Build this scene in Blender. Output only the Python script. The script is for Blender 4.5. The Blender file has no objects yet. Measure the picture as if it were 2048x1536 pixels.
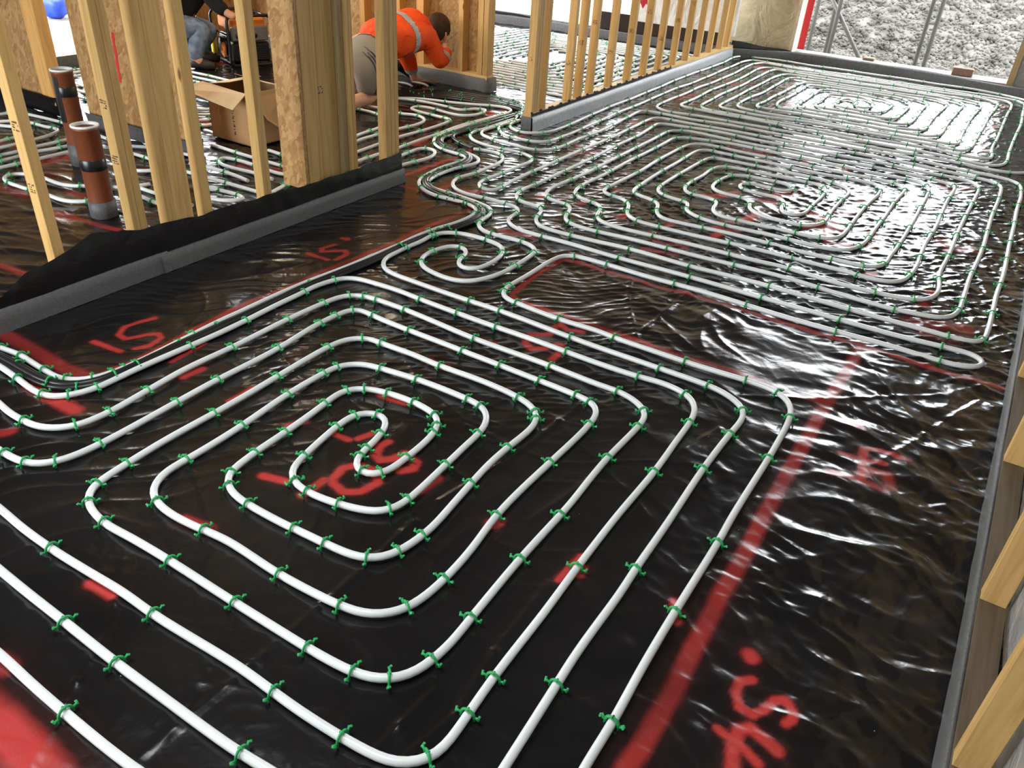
import bpy, bmesh, math, random
import numpy as np
from mathutils import Vector, Matrix

random.seed(7)
rng = np.random.default_rng(11)
scene = bpy.context.scene
COL = scene.collection

# ------------------------------------------------------------------ camera, world, lights, exposure
CAM_H = 1.55
R_CAM = ((0.84654959, 0.52910682, 0.05830753), (0.32426581, -0.42572009, -0.84475682), (-0.42214391, 0.73403568, -0.53196442))
cam_data = bpy.data.cameras.new('camera')
cam = bpy.data.objects.new('camera', cam_data)
COL.objects.link(cam)
_r, _d, _f = (Vector(v) for v in R_CAM)
cam.matrix_world = Matrix(((_r.x, -_d.x, -_f.x, 0), (_r.y, -_d.y, -_f.y, 0), (_r.z, -_d.z, -_f.z, CAM_H), (0, 0, 0, 1)))
cam_data.sensor_width = 36.0
cam_data.lens = 36.0 * 1574.386 / 2048.0
cam_data.clip_start = 0.02
cam_data.clip_end = 300
scene.camera = cam

scene.view_settings.view_transform = 'Standard'
scene.view_settings.look = 'None'
scene.view_settings.gamma = 1.0
scene.view_settings.use_curve_mapping = False
scene.view_settings.exposure = 0.27
try:
    scene.cycles.use_denoising = True
    scene.cycles.max_bounces = 6
    scene.cycles.diffuse_bounces = 3
    scene.cycles.glossy_bounces = 3
    scene.cycles.sample_clamp_indirect = 6.0
except Exception:
    pass

world = bpy.data.worlds.new('overcast_sky')
scene.world = world
world.use_nodes = True
wn = world.node_tree
wn.nodes.clear()
bg = wn.nodes.new('ShaderNodeBackground')
bg.inputs['Color'].default_value = (0.93, 0.97, 1.0, 1)
bg.inputs['Strength'].default_value = 8.0
# overcast sky, brighter low down where the cloud is thin
_tc = wn.nodes.new('ShaderNodeTexCoord'); _sx = wn.nodes.new('ShaderNodeSeparateXYZ'); _mr = wn.nodes.new('ShaderNodeMapRange')
_mr.interpolation_type = 'SMOOTHSTEP'
for _k, _v in ((1, .20), (2, .38), (3, 13.5), (4, 7.6)): _mr.inputs[_k].default_value = _v
wn.links.new(_tc.outputs['Generated'], _sx.inputs[0]); wn.links.new(_sx.outputs[2], _mr.inputs[0]); wn.links.new(_mr.outputs[0], bg.inputs['Strength'])
wo = wn.nodes.new('ShaderNodeOutputWorld')
wn.links.new(bg.outputs[0], wo.inputs[0])

def area(name, loc, target, sx, sy, power, color=(1, 1, 1)):
    l = bpy.data.lights.new(name, 'AREA')
    l.shape = 'RECTANGLE'; l.size = sx; l.size_y = sy; l.energy = power; l.color = color
    o = bpy.data.objects.new(name, l); COL.objects.link(o)
    o.location = loc
    o.rotation_euler = (Vector(target) - Vector(loc)).to_track_quat('-Z', 'Y').to_euler()
    return o
# the sky is sampled through the openings of the building
def portal(name, loc, target, sx, sy):
    o = area(name, loc, target, sx, sy, 1.0); o.data.cycles.is_portal = True; return o
portal('daylight_front_opening', (-4.4, -2.06, 1.25), (-4.4, 5, 1.25), 2.8, 2.3)
portal('daylight_far_opening', (-1.27, 10.36, 1.8), (-1.27, 0, 1.8), 2.3, 3.4)
portal('daylight_far_room_opening', (-5.6, 9.97, .9), (-5.6, 0, .9), 2.6, 1.6)
portal('daylight_side_room_opening', (-7.10, 4.45, 1.3), (0, 4.45, 1.3), 2.3, 2.4)
area('fill_light_near', (-1.5, .45, 2.6), (-1.45, .55, 0), 1.7, .9, 54, (0.92, 0.97, 1.0))  # added fill light over the near pipes, no actual lamp hangs here
area('fill_light_side_room', (-4.7, 4.7, 2.44), (-4.7, 4.75, 0.0), .8, .8, 34, (1.0, 0.84, 0.64))  # added warm fill to brighten the side room and generator

# ------------------------------------------------------------------ node helpers / materials
class NT:
    def __init__(s, name):
        s.m = bpy.data.materials.new(name); s.m.use_nodes = True
        s.t = s.m.node_tree; s.t.nodes.clear()
        s.out = s.n('ShaderNodeOutputMaterial'); s.b = s.n('ShaderNodeBsdfPrincipled')
        s.l(s.b.outputs[0], s.out.inputs[0])
    def n(s, k, **kw):
        x = s.t.nodes.new(k)
        for a, v in kw.items(): setattr(x, a, v)
        return x
    def l(s, a, b): s.t.links.new(a, b)
    def set(s, **kw):
        for k, v in kw.items():
            k = {'rough': 'Roughness', 'metal': 'Metallic', 'spec': 'Specular IOR Level', 'color': 'Base Color', 'coat': 'Coat Weight'}.get(k, k)
            if k == 'Base Color' and len(v) == 3: v = (*v, 1)
            s.b.inputs[k].default_value = v
        return s
    def coord(s, scale=(1, 1, 1), kind='Object', rand=False, rot=(0, 0, 0)):
        c = s.n('ShaderNodeTexCoord'); mp = s.n('ShaderNodeMapping')
        mp.inputs['Scale'].default_value = scale; mp.inputs['Rotation'].default_value = rot
        s.l(c.outputs[kind], mp.inputs[0])
        if rand:
            oi = s.n('ShaderNodeObjectInfo'); mu = s.n('ShaderNodeVectorMath', operation='SCALE')
            cb = s.n('ShaderNodeCombineXYZ')
            for i in range(3): s.l(oi.outputs['Random'], cb.inputs[i])
            s.l(cb.outputs[0], mu.inputs[0]); mu.inputs['Scale'].default_value = 37.0
            ad = s.n('ShaderNodeVectorMath', operation='ADD')
            s.l(mp.outputs[0], ad.inputs[0]); s.l(mu.outputs[0], ad.inputs[1])
            return ad.outputs[0]
        return mp.outputs[0]
    def noise(s, vec, scale, detail=3, rough=.5, dist=0):
        x = s.n('ShaderNodeTexNoise'); x.inputs['Scale'].default_value = scale; x.inputs['Detail'].default_value = detail
        x.inputs['Roughness'].default_value = rough; x.inputs['Distortion'].default_value = dist
        s.l(vec, x.inputs['Vector']); return x.outputs['Fac']
    def ramp(s, fac, stops):
        x = s.n('ShaderNodeValToRGB'); e = x.color_ramp.elements
        while len(e) < len(stops): e.new(.5)
        for i, (p, c) in enumerate(stops):
            e[i].position = p; e[i].color = (*c, 1) if len(c) == 3 else c
        s.l(fac, x.inputs[0]); return x.outputs[0]
    def mix(s, fac, a, b):
        x = s.n('ShaderNodeMix', data_type='RGBA')
        for v, i in ((fac, 0), (a, 6), (b, 7)):
            if hasattr(v, 'links') or hasattr(v, 'is_linked'): s.l(v, x.inputs[i])
            else: x.inputs[i].default_value = v if not isinstance(v, tuple) else ((*v, 1) if len(v) == 3 else v)
        return x.outputs[2]
    def math(s, op, a, b=None, clamp=False):
        x = s.n('ShaderNodeMath', operation=op); x.use_clamp = clamp
        for i, v in enumerate((a, b)):
            if v is None: continue
            if hasattr(v, 'is_linked'): s.l(v, x.inputs[i])
            else: x.inputs[i].default_value = v
        return x.outputs[0]
    def bump(s, h, strength=.3, dist=.01, prev=None):
        x = s.n('ShaderNodeBump'); x.inputs['Strength'].default_value = strength; x.inputs['Distance'].default_value = dist
        s.l(h, x.inputs['Height'])
        if prev is not None: s.l(prev, x.inputs['Normal'])
        return x.outputs[0]
    def base(s, c): s.l(c, s.b.inputs['Base Color'])
    def normal(s, c): s.l(c, s.b.inputs['Normal'])

def flat(name, color, rough=.5, metal=0., spec=.5, bump=0, bscale=60, var=.12):
    t = NT(name); t.set(rough=rough, metal=metal, spec=spec)
    v = t.coord()
    f = t.noise(v, bscale * .3, 3)
    dark = tuple(c * (1 - var) for c in color); lite = tuple(min(1, c * (1 + var)) for c in color)
    t.base(t.ramp(f, [(.3, dark), (.7, lite)]))
    if bump: t.normal(t.bump(t.noise(v, bscale, 3), bump, .004))
    return t.m

def m_timber(name, light, dark, axis='z'):
    t = NT(name); t.set(rough=.62, spec=.25)
    sc = {'z': (9, 9, .55), 'y': (9, .55, 9), 'x': (.55, 9, 9)}[axis]
    v = t.coord(sc, rand=True)
    g = t.noise(v, 4.5, 5, .6, .8)
    c1 = t.ramp(g, [(.3, dark), (.5, light), (.62, tuple(min(1, q * 1.08) for q in light)), (.75, tuple(q * .85 for q in light))])
    kv = t.coord({'z': (3.2, 3.2, 1.2), 'y': (3.2, 1.2, 3.2), 'x': (1.2, 3.2, 3.2)}[axis], rand=True)
    vo = t.n('ShaderNodeTexVoronoi'); vo.inputs['Scale'].default_value = 2.6; t.l(kv, vo.inputs['Vector'])
    kn = t.ramp(vo.outputs['Distance'], [(.05, (1, 1, 1)), (.11, (0, 0, 0))])
    c2 = t.mix(kn, c1, (.16, .075, .025))
    oi = t.n('ShaderNodeObjectInfo')
    hv = t.n('ShaderNodeHueSaturation'); t.l(c2, hv.inputs['Color'])
    t.l(t.math('ADD', t.math('MULTIPLY', oi.outputs['Random'], .22), .88), hv.inputs['Value'])
    t.base(hv.outputs[0])
    t.normal(t.bump(g, .12, .003))
    return t.m

def m_osb(name, bright=1.0, warm=1.0):
    t = NT(name); t.set(rough=.6, spec=.3)
    acc = None
    cols = [(.44, .24, .085), (.56, .34, .14), (.36, .18, .06)]
    layers = []
    for i, (rz, sc) in enumerate(((.35, (30, 60, 60)), (1.9, (28, 54, 66)), (2.7, (25, 60, 54)))):
        v = t.coord((1, 1, 1), rot=(rz, rz * .9 + .2, rz))
        mp = t.n('ShaderNodeMapping'); mp.inputs['Scale'].default_value = (sc[0] * .55, sc[1], sc[2] * .5); t.l(v, mp.inputs[0])
        vo = t.n('ShaderNodeTexVoronoi'); vo.inputs['Scale'].default_value = 1.3; vo.inputs['Randomness'].default_value = 1; t.l(mp.outputs[0], vo.inputs['Vector'])
        sp = t.n('ShaderNodeSeparateColor'); t.l(vo.outputs['Color'], sp.inputs[0])
        layers.append((sp.outputs[0], vo.outputs['Distance']))
    def k(c): return tuple(q * bright for q in c)
    a = t.ramp(layers[0][0], [(.0, k((.27, .135, .045))), (.5, k((.37, .20, .072))), (1, k((.47, .285, .115)))])
    bb = t.ramp(layers[1][0], [(.0, k((.30, .155, .052))), (1, k((.48, .29, .12)))])
    c = t.mix(t.ramp(layers[2][0], [(.45, (0, 0, 0)), (.5, (1, 1, 1))]), a, bb)
    fl = t.noise(t.coord((18, 18, 4), rot=(.5, .4, .8)), 5, 4, .6, 1.5)
    c = t.mix(t.ramp(fl, [(.62, (0, 0, 0)), (.70, (1, 1, 1))]), c, k((.20, .095, .03)))
    t.base(c)
    t.normal(t.bump(layers[0][0], .25, .003))
    return t.m

M = {}
M['timber'] = m_timber('pine_timber', (.55, .34, .125), (.43, .245, .075))
M['timber_orange'] = m_timber('orange_pine_timber', (.66, .36, .115), (.52, .26, .07))
M['timber_y'] = m_timber('pine_plate_timber', (.60, .40, .16), (.48, .29, .10), 'y')
M['timber_x'] = m_timber('pine_plate_timber_cross', (.64, .42, .18), (.52, .31, .11), 'x')
M['timber_dull'] = m_timber('dull_pine_timber', (.42, .30, .14), (.31, .21, .09))
M['timber_plate'] = m_timber('shade_toned_plate_timber', (.17, .125, .075), (.11, .08, .045), 'y')  # pine with the shade at the right wall foot put into its colour
M['osb'] = m_osb('oriented_strand_board')
M['osb_dark'] = m_osb('oriented_strand_board_ceiling', .45)
M['pipe'] = flat('white_pipe_plastic', (.79, .815, .80), .33, bscale=12, var=.06)
M['sleeve'] = flat('black_sleeve_plastic', (.012, .012, .013), .38, spec=.5)
M['clip'] = flat('green_clip_plastic', (.018, .36, .095), .4, bscale=20)
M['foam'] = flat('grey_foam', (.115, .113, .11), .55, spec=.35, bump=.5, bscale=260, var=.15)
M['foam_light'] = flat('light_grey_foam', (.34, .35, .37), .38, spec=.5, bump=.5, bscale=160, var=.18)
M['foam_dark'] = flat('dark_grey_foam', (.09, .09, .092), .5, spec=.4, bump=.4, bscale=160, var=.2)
M['cardboard'] = flat('brown_cardboard', (.40, .235, .11), .8, spec=.15, bscale=25, var=.1)
M['cardboard_in'] = flat('pale_cardboard', (.60, .44, .26), .85, spec=.1, bscale=25, var=.08)
M['print'] = flat('dark_print_ink', (.05, .03, .02), .8)
M['drain'] = flat('orange_brown_drain_plastic', (.19, .052, .02), .42, bscale=10, var=.15)
M['tape'] = flat('black_tape', (.01, .01, .011), .3)
M['white_plastic'] = flat('white_rim_plastic', (.8, .8, .78), .4)
M['metal_black'] = flat('black_painted_metal', (.012, .012, .013), .3, spec=.5)
M['orange_tank'] = flat('orange_painted_metal', (.75, .22, .02), .35)
M['grey_panel'] = flat('grey_control_panel', (.12, .115, .11), .45)
M['steel'] = flat('galvanised_steel_tube', (.11, .11, .11), .5, metal=.0, bscale=14, var=.2)
M['red_tape'] = flat('red_plastic_tape', (.62, .02, .03), .45)
M['skin'] = flat('skin', (.55, .29, .19), .5, spec=.35)
M['hair'] = flat('brown_hair', (.045, .022, .012), .55, spec=.3, bump=.8, bscale=90, var=.5)
M['stone'] = flat('grey_crushed_stone', (.115, .109, .098), .9, spec=.15, bscale=14, var=.5)
M['jeans'] = flat('blue_denim', (.19, .26, .37), .8, spec=.15, bump=.4, bscale=60, var=.4)
M['black_cloth'] = flat('black_cloth', (.012, .012, .013), .85, spec=.2, bump=.4, bscale=30)
M['dark_boot'] = flat('dark_boot_leather', (.03, .028, .025), .6)
M['brick'] = flat('brown_brick', (.22, .13, .09), .85, bump=.5)
M['blue_sheet'] = flat('blue_plastic_sheet', (.03, .08, .6), .5)
M['yellow'] = flat('yellow_plastic', (.75, .55, .05), .45)
M['plaster'] = flat('grey_wall_board', (.30, .27, .23), .85)
M['ceiling'] = flat('grey_roof_lining', (.20, .185, .165), .8, bscale=4, var=.2)
M['ext_ground'] = flat('pale_hardcore_ground', (.27, .26, .225), .95, spec=.1, bump=.6, bscale=9, var=.22)
M['ledge'] = flat('pale_concrete_ledge', (.26, .255, .245), .85, spec=.2)
M['white_pvc'] = flat('pale_timber_batten', (.66, .52, .38), .7)

def m_jacket():
    t = NT('orange_hi_vis_fabric'); t.set(rough=.75, spec=.2)
    v = t.coord()
    t.base(t.ramp(t.noise(v, 7, 4), [(.3, (.74, .062, .008)), (.7, (.92, .10, .014))]))
    t.normal(t.bump(t.noise(v, 11, 4, .6, 1.2), .7, .03))
    return t.m
M['jacket'] = m_jacket()
M['reflective'] = flat('grey_reflective_tape', (.36, .36, .35), .5)
M['shorts'] = flat('grey_jersey_fabric', (.23, .205, .165), .85, spec=.15, bump=.5, bscale=16, var=.12)
M['shorts_dark'] = flat('olive_waistband_fabric', (.16, .14, .07), .85, spec=.15)

def m_membrane(name, paint=True, dark=1.0):
    t = NT(name); t.set(spec=.42)
    v = t.coord()
    base = t.ramp(t.noise(v, 1.7, 4, .6), [(.35, (.0075 * dark, .0070 * dark, .0072 * dark)), (.7, (.016 * dark, .0145 * dark, .0142 * dark))])
    f1 = t.noise(v, 34, 4, .55, .6)
    f2 = t.noise(v, 9, 3, .5, .4)
    nb = t.bump(f2, .30, .012); nb = t.bump(f1, .12, .004, nb)
    rough = t.math('ADD', t.math('MULTIPLY', t.noise(v, 3.1, 3), .16), .11)
    if paint:
        at = t.n('ShaderNodeAttribute'); at.attribute_name = 'spray'
        sp = t.noise(v, 260, 2, .6)
        p = t.math('MULTIPLY', at.outputs['Fac'], t.math('ADD', t.math('MULTIPLY', sp, .5), .72), clamp=True)
        base = t.mix(p, base, (.54, .042, .036))
        rough = t.math('ADD', rough, t.math('MULTIPLY', p, .22))
        vo = t.n('ShaderNodeTexVoronoi'); vo.inputs['Scale'].default_value = 17; t.l(v, vo.inputs['Vector'])
        sep = t.n('ShaderNodeSeparateColor'); t.l(vo.outputs['Color'], sep.inputs[0])
        dots = t.math('MULTIPLY', t.math('LESS_THAN', vo.outputs['Distance'], .022), t.math('LESS_THAN', sep.outputs[0], .35))
        base = t.mix(dots, base, (.55, .53, .5))
    t.base(base)
    t.l(rough, t.b.inputs['Roughness'])
    t.normal(nb)
    return t.m
M['membrane'] = m_membrane('black_polythene_membrane')
M['membrane_flap'] = m_membrane('black_membrane_flap', False, 1.0)

def m_sheet(name, c1, c2, rough):
    t = NT(name); t.set(rough=rough, spec=.45)
    v = t.coord((1, 1, 1))
    n1 = t.noise(v, 3.2, 4, .55, .9); n2 = t.noise(v, 14, 3, .5, .5)
    t.base(t.ramp(n2, [(.3, c1), (.7, c2)]))
    nb = t.bump(n1, .8, .06); nb = t.bump(n2, .35, .012, nb)
    t.normal(nb)
    return t.m
M['vcl'] = m_sheet('grey_vapour_membrane', (.30, .295, .285), (.38, .375, .365), .30)
M['vcl_beige'] = m_sheet('beige_breather_membrane', (.46, .37, .24), (.54, .45, .30), .55)
M['vcl_white'] = m_sheet('white_breather_membrane', (.60, .58, .53), (.70, .68, .63), .55)

# ------------------------------------------------------------------ object helpers
def link(name, me, mat=None, parent=None):
    o = bpy.data.objects.new(name, me); COL.objects.link(o)
    if mat is not None: me.materials.append(mat)
    if parent is not None: o.parent = parent
    return o
def tag(o, label, cat, group=None, kind=None):
    o['label'] = label; o['category'] = cat
    if group: o['group'] = group
    if kind: o['kind'] = kind
    return o
def struct(o): o['kind'] = 'structure'; return o
def empty(name, loc=(0, 0, 0), rz=0):
    o = bpy.data.objects.new(name, None); COL.objects.link(o); o.location = loc; o.rotation_euler = (0, 0, rz)
    o.empty_display_size = .1
    return o
class MB:
    def __init__(s): s.bm = bmesh.new()
    def box(s, x0, x1, y0, y1, z0, z1, bev=0, mtx=None):
        vs = [s.bm.verts.new((x, y, z)) for x in (x0, x1) for y in (y0, y1) for z in (z0, z1)]
        fs = [s.bm.faces.new([vs[i] for i in q]) for q in ((0, 1, 3, 2), (4, 6, 7, 5), (0, 4, 5, 1), (2, 3, 7, 6), (0, 2, 6, 4), (1, 5, 7, 3))]
        if bev:
            es = list({e for f in fs for e in f.edges})
            r = bmesh.ops.bevel(s.bm, geom=es, offset=bev, segments=1, affect='EDGES')
            vs = list({v for f in r['faces'] for v in f.verts} | {v for v in vs if v.is_valid})
        if mtx is not None: bmesh.ops.transform(s.bm, matrix=mtx, verts=[v for v in vs if v.is_valid])
        return s
    def tube(s, pts, r, seg=8, cap=True):
        pts = [Vector(p) for p in pts]; n = len(pts); rings = []
        up = Vector((0, 0, 1)); prev = None
        for i, p in enumerate(pts):
            t = (pts[min(i + 1, n - 1)] - pts[max(i - 1, 0)])
            if t.length < 1e-9: t = Vector((0, 0, 1))
            t.normalize()
            if prev is None:
                a = up.cross(t)
                if a.length < .05: a = Vector((1, 0, 0)).cross(t)
            else: a = prev - t * prev.dot(t)
            a.normalize(); prev = a.copy(); b = t.cross(a)
            rr = r[i] if isinstance(r, (list, tuple)) else r
            rings.append([s.bm.verts.new(p + a * (rr * math.cos(2 * math.pi * k / seg)) + b * (rr * math.sin(2 * math.pi * k / seg))) for k in range(seg)])
        for i in range(n - 1):
            A, B = rings[i], rings[i + 1]
            for k in range(seg):
                f = s.bm.faces.new((A[k], A[(k + 1) % seg], B[(k + 1) % seg], B[k])); f.smooth = True
        if cap:
            s.bm.faces.new(rings[0][::-1]); s.bm.faces.new(rings[-1])
        return s
    def sphere(s, c, rx, ry=None, rz=None, u=12, v=8):
        ry = ry or rx; rz = rz or rx
        r = bmesh.ops.create_uvsphere(s.bm, u_segments=u, v_segments=v, radius=1)
        bmesh.ops.transform(s.bm, matrix=Matrix.Translation(c) @ Matrix.Diagonal((rx, ry, rz, 1)), verts=r['verts'])
        for w in r['verts']:
            for f in w.link_faces: f.smooth = True
        return r['verts']
    def lathe(s, prof, c, seg=28):
        rings = []
        for r, z in prof:
            rings.append([s.bm.verts.new((c[0] + r * math.cos(2 * math.pi * k / seg), c[1] + r * math.sin(2 * math.pi * k / seg), c[2] + z)) for k in range(seg)])
        for A, B in zip(rings, rings[1:]):
            for k in range(seg):
                f = s.bm.faces.new((A[k], A[(k + 1) % seg], B[(k + 1) % seg], B[k])); f.smooth = True
        return s
    def build(s, name, mat, parent=None, loc=None):
        me = bpy.data.meshes.new(name)
        bmesh.ops.recalc_face_normals(s.bm, faces=s.bm.faces)
        if loc is not None: bmesh.ops.translate(s.bm, vec=-Vector(loc), verts=s.bm.verts)
        s.bm.to_mesh(me); s.bm.free()
        o = link(name, me, mat, parent)
        if loc is not None: o.location = loc
        return o

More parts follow.
